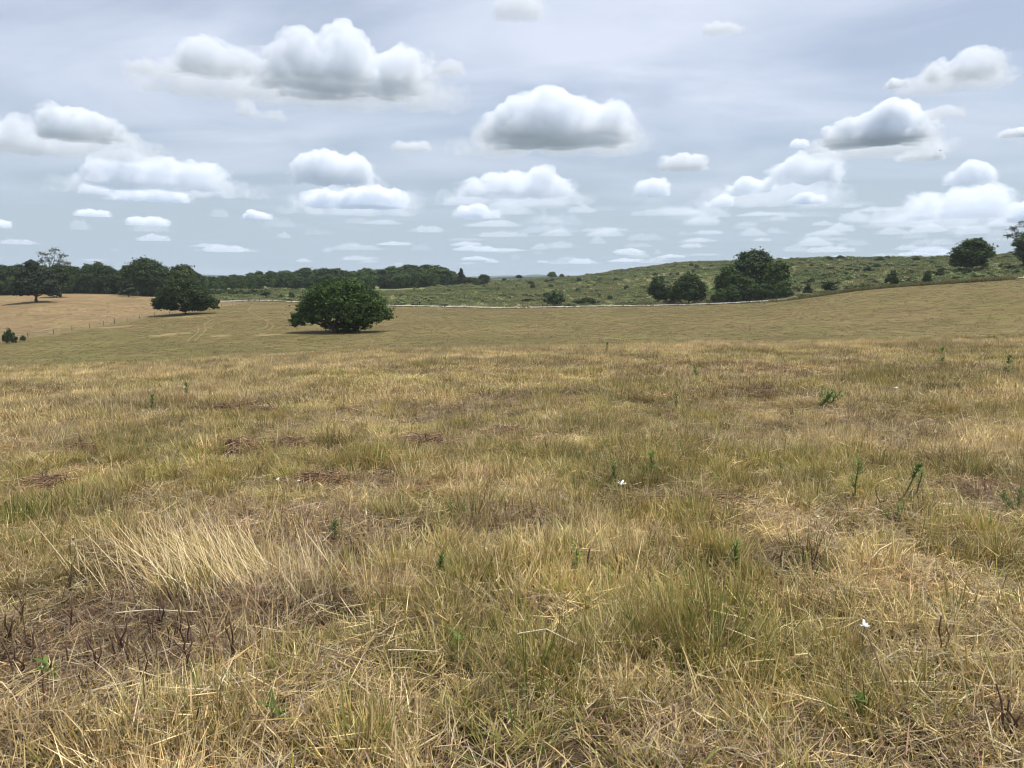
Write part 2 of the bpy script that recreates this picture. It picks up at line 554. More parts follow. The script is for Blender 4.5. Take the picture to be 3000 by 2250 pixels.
# far wooded ridges on the horizon
def ridge(name, x0, x1, Y, tops, label, col, depth=900):
    n = 260
    px = np.linspace(x0, x1, n)
    top = np.interp(px, [t[0] for t in tops], [t[1] for t in tops])
    V, cl = [], []
    for k, (f, dd) in enumerate(((0.0, 0.0), (0.45, 0.25), (0.8, 0.5), (1.0, 0.8), (0.92, 1.1), (0.4, 1.6))):
        pts = np.array([P(a, b, Y + 0) for a, b in zip(px, top)])
        x = pts[:, 0] * (Y + dd * depth) / Y; y = np.full(n, Y + dd * depth)
        z = -14 + (pts[:, 2] * (Y + 0.8 * depth) / Y + 14) * f
        if f > 0: z = z + (fnoise(x, y, 60, 70) - 0.5) * 11 + (fnoise(x, y, 220, 71) - 0.5) * 14
        V.append(np.stack([x, y, z], -1))
        t = fnoise(x, y, 150, 73 + k)[:, None]
        cl.append(np.array(col) * (0.6 + 0.8 * t))
    rows = len(V)
    V = np.concatenate(V); cl = np.concatenate(cl)
    fs = [(r * n + i, r * n + i + 1, (r + 1) * n + i + 1, (r + 1) * n + i) for r in range(rows - 1) for i in range(n - 1)]
    o = obj(name, mesh_np(name, V, fs, colors=cl, smooth=True), None, M_GROUND)
    tag(o, label, 'hill', kind='structure')
ridge('distant_hill', 200, 2300, 4600, [(200, 812), (560, 808), (600, 804), (660, 806), (720, 808), (1000, 812), (1400, 811), (1500, 808), (1560, 806), (1620, 808), (1900, 806), (2300, 812)],
      'low blue wooded ridge on the horizon behind the road valley', (0.05, 0.07, 0.045))
ridge('distant_hill', -400, 3200, 6800, [(-400, 812), (600, 808), (1400, 809), (1470, 807), (1540, 808), (2000, 810), (3200, 812)],
      'faintest blue ridge farthest off on the horizon', (0.05, 0.07, 0.05))

# ------------------------------------------------------------------ trees
def leaf_cloud(lobes, rs, density=9.0, leaf=0.34, cl_r=0.22, cols=None, open_=0.0, fill=0.25, zmin=0.4):
    """leaf sprays in clusters over the lobes (cx,cy,cz,rx,ry,rz) -> V, quads, colours"""
    Cs, Ns, Sh = [], [], []
    for (cx, cy_, cz, rx, ry, rz) in lobes:
        rm = (rx * ry * rz) ** (1 / 3)
        ncl = int(max(8, density * 1.5 * rm * rm))
        d = rs.normal(size=(ncl, 3)); d /= np.linalg.norm(d, axis=1)[:, None]
        d[:, 2] = np.where(d[:, 2] < -0.55, -d[:, 2], d[:, 2])
        f = rs.uniform(0.72, 1.1, ncl) if open_ == 0 else rs.uniform(0.35, 1.12, ncl)
        inner = rs.uniform(size=ncl) < fill
        f[inner] *= rs.uniform(0.3, 0.85, inner.sum())
        cc = d * f[:, None] * np.array([rx, ry, rz]) + np.array([cx, cy_, cz])
        shade = rs.uniform(0.62, 1.5, ncl)
        nl = int(26 * (1 - open_ * 0.5))
        o = rs.normal(size=(ncl, nl, 3)) * np.array([1, 1, 0.62]) * (rm * cl_r * rs.uniform(0.45, 1.5, (ncl, 1, 1)))
        q = cc[:, None] + o
        nn = d[:, None] * 0.8 + np.array([0, 0, 0.45]) + rs.normal(size=(ncl, nl, 3)) * 0.6
        Cs.append(q.reshape(-1, 3)); Ns.append(nn.reshape(-1, 3)); Sh.append(np.repeat(shade, nl))
    Cs = np.concatenate(Cs); Ns = np.concatenate(Ns); Sh = np.concatenate(Sh)
    keep = Cs[:, 2] > zmin
    Cs, Ns, Sh = Cs[keep], Ns[keep], Sh[keep]
    n = len(Cs)
    Ns /= np.linalg.norm(Ns, axis=1)[:, None]
    t = np.cross(Ns, rs.normal(size=(n, 3))); t /= np.linalg.norm(t, axis=1)[:, None]
    b = np.cross(Ns, t)
    s = (leaf * rs.uniform(0.55, 1.25, n))[:, None]
    a1, a2 = t * s, b * s * rs.uniform(0.45, 0.8, (n, 1))
    V = np.stack([Cs - a1, Cs - a2 + Ns * s * 0.12, Cs + a1, Cs + a2 + Ns * s * 0.12], 1).reshape(-1, 3)
    Q = np.arange(4 * n).reshape(-1, 4)
    base = np.array(cols if cols is not None else (0.055, 0.085, 0.026)) * 1.08
    cl = base * (Sh * rs.uniform(0.8, 1.2, n))[:, None]
    cl = cl * (1 + rs.normal(size=(n, 1)) * np.array([0.10, 0.03, 0.02]))
    return V, Q, np.repeat(np.clip(cl, 0.004, 1), 4, axis=0)

def wobble(a, b, rs, k=5, amp=0.06):
    a, b = np.array(a, float), np.array(b, float)
    L = np.linalg.norm(b - a)
    pts = [a + (b - a) * t + (rs.normal(size=3) * amp * L * math.sin(math.pi * t) if 0 < t < 1 else 0) for t in np.linspace(0, 1, k)]
    return [tuple(p) for p in pts]

class TreeKind:
    """one tree of real size: lobes given in metres around the foot of the trunk"""
    def __init__(self, name, lobes, trunk_r, fork, seed, cols, trunks=1, **kw):
        rs = np.random.RandomState(seed)
        V, Q, cl = leaf_cloud(lobes, rs, cols=cols, **kw)
        self.crown = mesh_np(name + '_crown', V, Q, colors=cl)
        self.crown.materials.append(M_LEAF)
        tubes = []
        for k in range(trunks):
            off = rs.normal(size=2) * trunk_r * (1.6 if trunks > 1 else 0)
            foot = (off[0], off[1], -0.6)
            knee = (off[0] * 1.8 + rs.normal() * fork * 0.05, off[1] * 1.8 + rs.normal() * fork * 0.05, fork)
            tubes.append((wobble(foot, knee, rs, 5, 0.03), [trunk_r * f for f in (1.45, 1.12, 1.0, 0.92, 0.85)]))
            for i, lb in enumerate(lobes):
                if trunks > 1 and i % trunks != k: continue
                e = (lb[0] * 0.9, lb[1] * 0.9, lb[2] + lb[5] * 0.3)
                tubes.append((wobble(knee, e, rs, 6, 0.07), [trunk_r * f for f in (0.62, 0.5, 0.38, 0.28, 0.18, 0.08)]))
                for _ in range(3):
                    d = rs.normal(size=3); d /= np.linalg.norm(d)
                    s = np.array(knee) * 0.4 + np.array(e) * 0.6
                    t = np.array(lb[:3]) + d * np.array(lb[3:]) * 0.85
                    if t[2] > 0.5: tubes.append((wobble(s, t, rs, 5, 0.08), [trunk_r * f for f in (0.26, 0.2, 0.14, 0.09, 0.04)]))
        self.trunk = tube_mesh(name + '_trunk', tubes, 7)
        self.trunk.materials.append(M_BARK)
        allv = V
        self.w = (np.percentile(allv[:, 0], 99.8) - np.percentile(allv[:, 0], 0.2))
        self.h = np.percentile(allv[:, 2], 99.9)

    def put(self, name, x, y, sx, sz, rz, label, group=None, cat='tree', sink=0.0):
        e = empty(name, (x, y, Hs(x, y) - sink), rz)
        e.scale = (sx, sx, sz)
        obj('trunk', self.trunk, e); obj('crown', self.crown, e)
        tag(e, label, cat, group)
        return e

    def fit(self, name, px, py, Y, wpx, hpx, label, rz=0.0, group=None, cat='tree', sink=0.0):
        """stand the tree on the ground at distance Y, as wide and high as the photo shows"""
        g = G(px, py, Y)
        return self.put(name, g[0], g[1], wpx * Y / F / self.w, hpx * Y / F / self.h, rz, label, group, cat, sink)

GREEN = (0.050, 0.084, 0.022); DARK = (0.036, 0.060, 0.022); BLUEG = (0.036, 0.056, 0.032); MID = (0.064, 0.100, 0.027)

# the big spreading tree in the middle of the valley (about 19 m wide, 11 m high)
central = TreeKind('spreading_tree', [
    (0, 0, 7.8, 4.6, 4.2, 2.9), (-3.6, -0.8, 6.2, 3.4, 3.4, 2.9), (3.8, -0.6, 6.0, 3.6, 3.5, 2.9), (-5.3, 0.5, 4.2, 2.9, 2.9, 2.2),
    (5.8, 0.4, 4.6, 2.9, 2.8, 2.4), (-7.3, -0.6, 2.9, 2.0, 2.1, 1.3), (7.1, -0.5, 3.4, 2.1, 2.1, 1.5), (0.5, -3.2, 5.0, 3.4, 2.6, 2.6), (-1.2, 3.2, 5.4, 3.6, 2.8, 2.8),
    (1.8, -1.0, 9.0, 2.6, 2.4, 1.7), (2.8, -3.0, 3.3, 2.6, 2.0, 1.7), (-3.0, -2.8, 3.6, 2.4, 2.0, 1.7), (5.4, -2.0, 3.0, 2.0, 1.8, 1.5), (-6.0, -1.4, 3.0, 1.9, 1.8, 1.5),
    (0.4, -0.8, 1.1, 2.6, 1.7, 1.2), (2.6, -0.6, 1.5, 2.0, 1.6, 1.2), (-2.2, -0.4, 1.6, 1.6, 1.4, 1.0), (-7.9, -0.8, 2.2, 1.3, 1.4, 1.0), (4.4, -1.6, 2.0, 1.7, 1.5, 1.1)],
    0.42, 1.1, 11, (0.046, 0.078, 0.019), trunks=4, density=12.5, leaf=0.23, cl_r=0.165, zmin=0.15, fill=0.22)
central.fit('spreading_tree', 1003, 974, 150, 284, 160, 'big dark spreading tree alone in the middle of the mown valley', sink=0.2)

lefty = TreeKind('valley_tree', [
    (0, 0, 8.2, 4.0, 3.8, 2.8), (-3.4, 0.3, 6.0, 3.4, 3.2, 2.7), (3.2, -0.4, 6.2, 3.4, 3.2, 2.6), (-5.6, -0.3, 4.2, 2.5, 2.5, 1.8), (5.4, 0.2, 4.0, 2.6, 2.5, 1.9),
    (7.6, 0.2, 3.4, 1.6, 1.7, 1.9), (0.2, -3.0, 5.2, 3.2, 2.4, 2.4), (0.4, 3, 5.4, 3.2, 2.6, 2.6), (2.2, -1.8, 2.7, 2.4, 2.0, 1.3), (-2.6, -1.6, 2.8, 2.2, 2.0, 1.3), (-6.2, -0.4, 3.0, 1.8, 1.7, 1.4), (4.2, -0.6, 2.6, 1.8, 1.7, 1.2)],
    0.38, 1.6, 21, (0.043, 0.069, 0.020), density=11.5, leaf=0.28, cl_r=0.165, zmin=1.0, fill=0.22)
lefty.fit('valley_tree', 543, 917, 229, 186, 110, 'dark round-crowned tree standing beside the left fence line', sink=0.7)

cedar = TreeKind('field_tree', [
    (0, 0, 11.5, 2.6, 2.5, 2.6), (-1.8, 0, 9.0, 3.6, 3.4, 2.7), (2.2, 0.3, 8.6, 3.8, 3.4, 2.6), (-3.4, -0.3, 6.0, 3.8, 3.4, 2.5), (3.6, -0.2, 5.6, 3.9, 3.4, 2.4),
    (-5.0, 0.2, 3.4, 2.8, 2.6, 1.7), (5.4, 0.2, 3.2, 2.6, 2.5, 1.5), (0, -2.6, 5.5, 3.6, 2.6, 3.0), (0.6, 2.6, 5.6, 3.6, 2.6, 3.0), (-0.2, -0.6, 13.0, 1.5, 1.4, 1.2)],
    0.5, 2.0, 31, BLUEG, density=9, leaf=0.40, cl_r=0.16, zmin=1.2, fill=0.35)
cedar.fit('field_tree', 106, 886, 270, 130, 120, 'broad blue-green tree in front of the left wood on the straw field')

oak = [TreeKind('wood_tree', [
    (0, 0, 8.8, 3.4, 3.3, 3.0), (-2.6, 0.4, 7.0, 3.0, 3.0, 2.8), (2.5, -0.5, 6.8, 3.0, 2.9, 2.8), (0.2, -2.2, 5.8, 3.0, 2.3, 3.0), (-0.2, 2.3, 6.0, 3.0, 2.4, 2.8), (-2.4, -1.4, 3.6, 2.6, 2.2, 2.2), (2.6, -1.2, 3.4, 2.6, 2.2, 2.1)],
    0.32, 2.0, 41, GREEN, density=8, leaf=0.42, cl_r=0.18, zmin=0.5),
    TreeKind('wood_tree', [
    (0.6, 0, 9.6, 2.7, 2.6, 2.5), (-1.6, 0.3, 8.0, 2.8, 2.8, 2.7), (2.2, -0.2, 7.2, 2.6, 2.6, 2.6), (0, -1.8, 5.2, 2.9, 2.2, 3.0), (-2.0, 0.2, 4.6, 2.5, 2.3, 2.6), (2.1, 0.9, 4.2, 2.5, 2.3, 2.5)],
    0.28, 2.4, 42, DARK, density=8, leaf=0.42, cl_r=0.18, zmin=0.5),
    TreeKind('wood_tree', [
    (-0.8, 0, 7.4, 3.2, 3.0, 2.6), (2.0, 0.5, 8.2, 2.5, 2.4, 2.2), (-3.0, 0.2, 5.2, 2.5, 2.5, 2.4), (3.0, -0.4, 5.2, 2.6, 2.5, 2.4), (0, -2.0, 4.4, 3.0, 2.3, 2.6), (0.3, 1.9, 5.2, 3.0, 2.2, 2.6)],
    0.30, 1.8, 43, MID, density=8, leaf=0.42, cl_r=0.19, zmin=0.4),
    TreeKind('wood_tree', [
    (0, 0, 10.4, 2.0, 2.0, 2.0), (-1.2, 0.5, 8.4, 2.4, 2.3, 2.2), (1.5, -0.3, 8.0, 2.5, 2.3, 2.3), (-1.8, -0.6, 5.6, 2.4, 2.2, 2.4), (1.6, 0.6, 5.4, 2.5, 2.3, 2.6), (0, -1.2, 3.4, 2.7, 2.2, 2.2)],
    0.26, 2.2, 44, (0.044, 0.070, 0.024), density=8, leaf=0.42, cl_r=0.19, zmin=0.5)]

edge_kind = [TreeKind('edge_tree', [
    (0, 0, 4.8, 2.5, 2.3, 2.0), (-1.8, 0.2, 3.0, 2.2, 2.0, 2.2), (1.9, -0.1, 2.9, 2.3, 2.0, 2.2), (0, -1.3, 1.6, 2.5, 1.8, 1.7), (-2.2, -0.6, 1.1, 1.8, 1.6, 1.3), (2.3, -0.5, 1.1, 1.8, 1.6, 1.3)],
    0.16, 0.8, 47, GREEN, density=9, leaf=0.36, cl_r=0.19, zmin=0.02),
    TreeKind('edge_tree', [
    (0.5, 0, 5.4, 1.9, 1.8, 1.8), (-1.0, 0.2, 3.8, 2.1, 1.9, 2.0), (1.4, -0.1, 2.8, 2.2, 2.0, 2.2), (-0.2, -1.1, 1.5, 2.3, 1.7, 1.6), (-1.9, -0.3, 1.1, 1.7, 1.5, 1.3)],
    0.16, 0.8, 48, DARK, density=9, leaf=0.36, cl_r=0.19, zmin=0.02)]

domed = TreeKind('domed_tree', [
    (0, 0, 11.0, 4.6, 4.2, 3.0), (-4.2, 0, 8.6, 3.8, 3.6, 3.0), (4.2, 0, 8.4, 3.9, 3.6, 3.0), (-5.6, -0.4, 5.0, 3.2, 3.0, 3.0), (5.8, 0.2, 4.8, 3.2, 3.0, 3.0), (0, -3, 7.0, 4.4, 2.8, 3.6), (-1.5, -1.8, 3.4, 3.4, 2.6, 2.4), (2.6, -1.6, 3.4, 3.2, 2.6, 2.4)],
    0.5, 2.5, 51, (0.038, 0.064, 0.022), density=8, leaf=0.42, cl_r=0.18, zmin=0.6)

snag = TreeKind('sparse_tree', [
    (-2.6, 0, 14.2, 1.7, 1.6, 1.5), (0.4, 0.4, 15.0, 1.7, 1.6, 1.5), (2.8, -0.3, 13.4, 1.6, 1.5, 1.4), (-1.0, -0.4, 12.0, 1.6, 1.5, 1.4), (4.2, 0.2, 11.0, 1.0, 1.0, 1.1), (1.6, 0.2, 11.2, 1.4, 1.3, 1.2), (-3.6, 0.3, 11.6, 1.0, 1.0, 0.9)],
    0.30, 8.0, 61, (0.085, 0.100, 0.060), density=2.6, leaf=0.26, cl_r=0.36, open_=0.7, fill=0.2)

conifer = TreeKind('cedar_tree', [(0, 0, 1.6, 1.5, 1.5, 1.3), (0.1, 0, 3.0, 1.25, 1.25, 1.4), (0, 0, 4.4, 0.95, 0.95, 1.3), (0, 0, 5.7, 0.6, 0.6, 1.1), (0, 0, 6.6, 0.28, 0.28, 0.8)],
    0.14, 1.0, 71, (0.030, 0.047, 0.024), density=14, leaf=0.26, cl_r=0.2, zmin=0.15)

# left wood: row of trees behind the straw field
WOODL = 'dark trees of the wood behind the straw field'
WOODL_LABEL = 'dark green tree in the close row of the wood behind the straw field'
rs = np.random.RandomState(5)
def wood_tree(px, base, Y, w, h, label, group, kinds=(0, 1, 2, 3)):
    k = (oak + edge_kind)[kinds[rs.randint(len(kinds))]]
    k.fit('wood_tree', px, base, Y, w, h, label, rs.uniform(0, 6.28), group, sink=0.3)
for i, px in enumerate(np.arange(-330, 575, 31)):
    top = np.interp(px, [-330, 0, 60, 140, 230, 265, 285, 320, 360, 575], [785, 779, 781, 783, 780, 776, 774, 783, 790, 785])
    for Y, dh in ((352, 0), (372, 4)):
        h = 864 - top + rs.uniform(-11, 5) - dh
        wood_tree(px + rs.uniform(-9, 9), 864, Y + rs.uniform(-6, 6), rs.uniform(58, 84), h, WOODL_LABEL, WOODL, (0, 1, 3, 1))
for i, px in enumerate(np.arange(-330, 590, 20)):   # low skirt of the wood edge
    if 330 < px < 420: continue
    wood_tree(px + rs.uniform(-8, 8), 866, 343 + rs.uniform(-4, 4), rs.uniform(40, 62), rs.uniform(34, 60), 'low bushy tree on the edge of the wood behind the straw field', 'low edge trees of the left wood', (4, 5, 5))
domed.fit('domed_tree', 432, 866, 336, 140, 109, 'tallest dome-shaped tree of the left wood', 0.3)
oak[2].fit('wood_tree', 535, 866, 344, 92, 90, 'bushy tree at the right-hand end of the left wood', 1.1)
oak[1].fit('field_tree', 178, 872, 300, 82, 94, 'tree with a visible trunk just right of the broad blue-green tree', 2.0)
snag.fit('sparse_tree', 163, 868, 322, 92, 140, 'tall thin-leaved tree with bare branches rising above the left wood', 0.2)
conifer.fit('cedar_tree', 376, 871, 318, 50, 50, 'small dark cedar at the foot of the domed tree', 0)

# middle wood behind the road
TOPS = [(585, 806), (640, 806), (700, 803), (770, 795), (800, 788), (850, 790), (950, 781), (1000, 786), (1030, 792), (1060, 785), (1140, 781), (1242, 775), (1300, 781), (1340, 794), (1380, 809), (1440, 815)]
for i, px in enumerate(np.arange(575, 1430, 27)):
    top = np.interp(px, [t[0] for t in TOPS], [t[1] for t in TOPS])
    base = np.interp(px, [600, 1400], [852, 837])
    Yb = np.interp(px, [600, 1400], [428, 490])
    for dY, f in ((0, 0.66), (16, 0.9), (34, 1.0)):
        Y = Yb + dY + rs.uniform(-5, 5)
        gz_ = G(px, base, Y)[2]
        zt = P(px, top, Y)[2]
        h = (zt - gz_) * f * F / Y * rs.uniform(0.90, 1.05)
        if h < 12: continue
        wood_tree(px + rs.uniform(-10, 10), base, Y, max(30, min(70, h * rs.uniform(0.95, 1.35))), h,
                  ['broadleaf tree in the front row of the wood behind the road', 'broadleaf tree in the middle rows of the wood behind the road', 'treetop on the skyline of the wood behind the road'][int(f * 3 - 1.5) if f < 0.8 else (1 if f < 0.95 else 2)],
                  ['front row of the middle wood', 'middle row of the middle wood', 'back row of the middle wood'][0 if f < 0.8 else (1 if f < 0.95 else 2)], (4, 5, 4) if f < 0.8 else (0, 1, 2, 3))
g = G(1351, 836, 486)
conifer.fit('cedar_tree', 1351, 837, 484, 30, 50, 'pointed dark cedar at the right-hand end of the middle wood', 1)

# single trees on the right
oak[0].fit('round_tree', 2018, 887, 274, 96, 92, 'round dark tree, right one of the pair behind the road', 0.4, sink=0.9)
oak[3].fit('round_tree', 1926, 880, 280, 68, 80, 'slim tree, left one of the pair behind the road', 1.7, sink=0.2)
oak[2].fit('round_tree', 1972, 886, 277, 64, 58, 'low bushy tree between the two round trees behind the road', 2.7, sink=0.6)
domed.fit('roadside_tree', 2207, 874, 276, 182, 140, 'tallest tree of the roadside clump on the right', 0.9, sink=0.5)
oak[0].fit('roadside_tree', 2140, 878, 271, 104, 104, 'lighter tree at the left of the roadside clump', 2.2, sink=0.5)
oak[2].fit('roadside_tree', 2180, 880, 266, 84, 76, 'low tree in front of the roadside clump', 4.2, sink=0.8)
oak[2].fit('roadside_tree', 2264, 873, 268, 104, 108, 'dark tree at the right of the roadside clump', 5.2, sink=0.7)
for i_, (px, w, h) in enumerate(((2118, 60, 52), (2150, 66, 58), (2200, 70, 62), (2240, 64, 56), (2285, 62, 60), (2306, 34, 34))):
    oak[(2, 0)[i_ % 2]].fit('roadside_tree', px, 880, 265 - i_ * 0.8, w, h, 'low bushy tree filling the foot of the roadside clump', i_ * 1.3, 'low trees at the foot of the roadside clump', sink=1.2)
oak[0].fit('hillside_tree', 2846, 797, 292, 116, 96, 'round tree alone on the green hillside at the far right', 3.3, sink=0.2)
oak[3].fit('hillside_tree', 3010, 787, 286, 108, 100, 'dark lower tree cut by the right edge of the picture', 0.6)
snag.fit('sparse_tree', 2996, 786, 290, 110, 140, 'tall open-crowned tree at the right edge of the picture', 2.9)
oak[2].fit('distant_tree', 1617, 818, 735, 27, 21, 'far-off round tree on the skyline left of the green hill', 0.4)
oak[0].fit('distant_tree', 1646, 817, 742, 17, 13, 'smaller far-off tree right of the round skyline tree', 1.4)
oak[1].fit('distant_tree', 1418, 833, 560, 40, 24, 'dark far tree standing past the right end of the middle wood', 2.4)
oak[3].fit('distant_tree', 1520, 822, 690, 22, 12, 'tiny far tree below the distant ridge', 2.4)

# ------------------------------------------------------------------ shrubs
def shrub_kind(seed, cols, lobes, leaf=0.2, dens=16):
    return TreeKind('shrub', lobes, 0.06, 0.35, seed, cols, trunks=3, density=dens, leaf=leaf, cl_r=0.2, zmin=0.03, fill=0.3)
shrub = [shrub_kind(81, (0.050, 0.078, 0.028), [(0, 0, 1.1, 1.2, 1.1, 0.9), (-0.9, 0.2, 0.7, 0.9, 0.8, 0.7), (0.9, -0.2, 0.7, 0.9, 0.9, 0.7), (0, -0.5, 0.5, 1, 0.8, 0.55)]),
         shrub_kind(82, (0.040, 0.062, 0.024), [(0, 0, 1.3, 0.9, 0.9, 1.0), (0.4, 0.2, 0.7, 1.0, 0.9, 0.7), (-0.6, -0.2, 0.5, 0.8, 0.8, 0.6)]),
         shrub_kind(83, (0.070, 0.098, 0.036), [(0, 0, 0.7, 1.3, 1.2, 0.6), (-1.2, 0.2, 0.5, 1.0, 0.9, 0.5), (1.2, 0, 0.5, 1.0, 0.9, 0.5), (2.0, 0.2, 0.35, 0.7, 0.7, 0.4)])]
def sh(k, px, py, Y, w, h, label, rz=0.0, group=None, name='shrub'):
    (shrub[k] if k < 3 else conifer).fit(name, px, py, Y, w, h, label, rz, group, 'shrub' if k < 3 else 'tree')
sh(2, 27, 1008, 168, 44, 45, 'round green bush by the fence at the left edge of the picture')
sh(0, 68, 1001, 171, 16, 18, 'small low bush just right of the round bush at the left edge', 1)
sh(0, 1625, 898, 284, 60, 45, 'single dark round bush beside the gravel road')
sh(2, 1715, 897, 283, 80, 24, 'long low bush right of the dark round roadside bush')
sh(3, 2366, 868, 258, 32, 27, 'small pointed cedar behind the fence right of the roadside clump', 0, None, 'cedar_bush')
sh(1, 2428, 862, 252, 44, 34, 'dark spiky bush behind the fence, second right of the roadside clump', 2)
sh(1, 2612, 845, 238, 44, 44, 'olive round bush behind the fence midway along the right slope', 3)
sh(0, 2716, 835, 231, 30, 34, 'upright light green bush behind the fence below the hillside tree', 4)
sh(1, 854, 874, 320, 22, 20, 'small round bush in the pale meadow left of the spreading tree', 1)
sh(0, 825, 875, 322, 16, 12, 'tiny bush in the pale meadow, leftmost of three beside the spreading tree', 1)
sh(2, 2090, 880, 272, 30, 24, 'dark low bush between the round tree pair and the roadside clump', 1)
# thicket along the meadow edge, left of the spreading tree
for i, px in enumerate(np.arange(600, 790, 13)):
    sh([2, 0, 1][i % 3], px, 868 + rs.uniform(-4, 4), 345 + rs.uniform(-12, 30), rs.uniform(22, 40), rs.uniform(12, 21), 'bright green bush in the thicket between the road and the middle wood', rs.uniform(0, 6), 'thicket bushes before the middle wood')
# scattered shrubs on the green hill
hill_n = 0
while hill_n < 130:
    px = rs.uniform(1180, 3060)
    sky_y = np.interp(px, [1180, 1400, 1600, 1800, 2000, 2300, 2800, 3060], [836, 826, 817, 797, 772, 762, 753, 742])
    low_y = np.interp(px, [1180, 1650, 2000, 2300, 2500, 3000], [885, 885, 875, 862, 845, 805])
    t = rs.uniform(0, 1) ** 1.3
    py = sky_y + 1 + (low_y - sky_y) * t
    Ys = np.linspace(np.interp(px, ROAD[:, 0], ROAD[:, 1]) + 12, 760, 120)
    q = np.array([P(px, py, Y) for Y in Ys])
    hh = H(q[:, 0], q[:, 1])
    k = np.argmax(hh > q[:, 2])
    if k == 0: continue
    Y = Ys[k]
    sz = rs.uniform(0.9, 2.8) * (1.25 if t < 0.25 else 1)
    kk = shrub[rs.randint(3)]
    lab = ('shrub breaking the skyline of the green hill' if t < 0.12 else 'shrub scattered over the rank grass of the green hill')
    kk.put('hill_shrub', q[k, 0], Y, sz / kk.w * 1.5, sz / kk.h * rs.uniform(0.7, 1.0), rs.uniform(0, 6.28), lab,
           'shrubs on the hill skyline' if t < 0.12 else 'shrubs on the green hillside', 'shrub')
    hill_n += 1

# ------------------------------------------------------------------ fences
def post_mesh(h, r, seed):
    rs = np.random.RandomState(seed)
    V, Fc = [], []
    k = 8
    for i, (z, f) in enumerate(((-0.5, 1.05), (0.1, 1.0), (h * 0.55, 0.94), (h * 0.97, 0.9), (h, 0.72))):
        for j in range(k):
            a = 2 * math.pi * j / k
            rr = r * f * (1 + rs.normal() * 0.06)
            V.append((math.cos(a) * rr + z * 0.01, math.sin(a) * rr, z + (rs.normal() * 0.012 if i > 2 else 0)))
    for i in range(4):
        for j in range(k):
            a = i * k + j; b = i * k + (j + 1) % k
            Fc.append((a, b, b + k, a + k))
    Fc.append(tuple(range(4 * k, 5 * k)))
    me = bpy.data.meshes.new('post'); me.from_pydata(V, [], Fc); me.update()
    me.materials.append(M_POST)
    return me
PM = [post_mesh(1.25, 0.065, 1), post_mesh(1.15, 0.055, 2), post_mesh(1.3, 0.075, 3), post_mesh(1.5, 0.12, 4)]

def fence(name, pts, spacing, label, big_every=7, seed=0):
    rs = np.random.RandomState(seed)
    path = smooth_path(pts, spacing)
    mid = path[len(path) // 2]
    base = np.array([mid[0], mid[1], Hs(*mid)])
    root = empty(name, base)
    tops = []
    for i, (x, y) in enumerate(path):
        x += rs.normal() * 0.25; y += rs.normal() * 0.25
        z = Hs(x, y)
        o = obj('post', PM[3] if i % big_every == 0 else PM[rs.randint(3)], root)
        o.location = np.array([x, y, z]) - base
        o.rotation_euler = (rs.normal() * 0.05, rs.normal() * 0.05, rs.uniform(0, 6))
        s = rs.uniform(0.88, 1.12); o.scale = (1, 1, s)
        tops.append(np.array([x, y, z]) - base)
    for hgt in (0.35, 0.65, 0.95, 1.2):
        tb = []
        for a, b in zip(tops[:-1], tops[1:]):
            m = (a + b) / 2 + np.array([0, 0, hgt - 0.03])
            tb.append(([tuple(a + [0, -0.09, hgt]), tuple(m + [0, -0.09, 0]), tuple(b + [0, -0.09, hgt])], [0.004] * 3))
        obj('wire', tube_mesh('wire', tb, 3), root, M_WIRE)
    tag(root, label, 'fence')
fence('wire_fence', [((a - 1500) / F * Y, Y) for a, Y in LFENCE if a > -400], 6.2, 'leaning wire fence running up the left slope to the road', 6, 3)
rp = [((a - 1500) / F * (Y - 6), Y - 6) for a, Y in ROAD if 600 < a < 3300]
fence('wire_fence', [((745 - 1500) / F * 280, 280)] + rp[1:], 7.0, 'long wire fence in front of the gravel road and up the right slope', 5, 4)

# ------------------------------------------------------------------ clouds
def cloud_mat(name, dens, seed=0.0, erode=0.5, aspect=4.0, col=(0.930, 0.950, 0.980), aniso=0.1, edge=0.28):  # droplet colour carries the blue of airlight in front of the clouds
    """scattering droplets whose density is broken up by billowing noise and thins out towards the rim
    (object space, cloud height = 1, width = aspect)"""
    m = bpy.data.materials.new(name)
    m.use_nodes = True
    n = m.node_tree.nodes; n.clear(); l = m.node_tree.links
    out = n.new('ShaderNodeOutputMaterial')
    v = n.new('ShaderNodeVolumePrincipled')
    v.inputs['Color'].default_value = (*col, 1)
    v.inputs['Anisotropy'].default_value = aniso
    t = n.new('ShaderNodeTexCoord')
    mp_ = n.new('ShaderNodeMapping'); mp_.inputs['Location'].default_value = (seed * 3.1, seed * 1.7, seed)
    l.new(t.outputs['Object'], mp_.inputs[0])
    f = noise_node(n, l, 3.8, 9, 0.80, mp_.outputs[0])
    m2 = n.new('ShaderNodeMapping'); m2.inputs['Scale'].default_value = (1.75 / aspect, 0.45, 0.40)
    m2.inputs['Location'].default_value = (0, 0, -0.12)
    l.new(t.outputs['Object'], m2.inputs[0])
    ln = n.new('ShaderNodeVectorMath'); ln.operation = 'LENGTH'
    l.new(m2.outputs[0], ln.inputs[0])
    pen = rng(n, l, ln.outputs['Value'], 0.55, 1.0, 0.05, -edge)
    ad_ = n.new('ShaderNodeMath'); ad_.operation = 'ADD'
    l.new(f.outputs['Fac'], ad_.inputs[0]); l.new(pen, ad_.inputs[1])
    l.new(rng(n, l, ad_.outputs[0], erode - 0.035, erode + 0.085, 0.0, dens), v.inputs['Density'])
    l.new(v.outputs[0], out.inputs['Volume'])
    m.cycles.volume_step_rate = 0.2
    return m

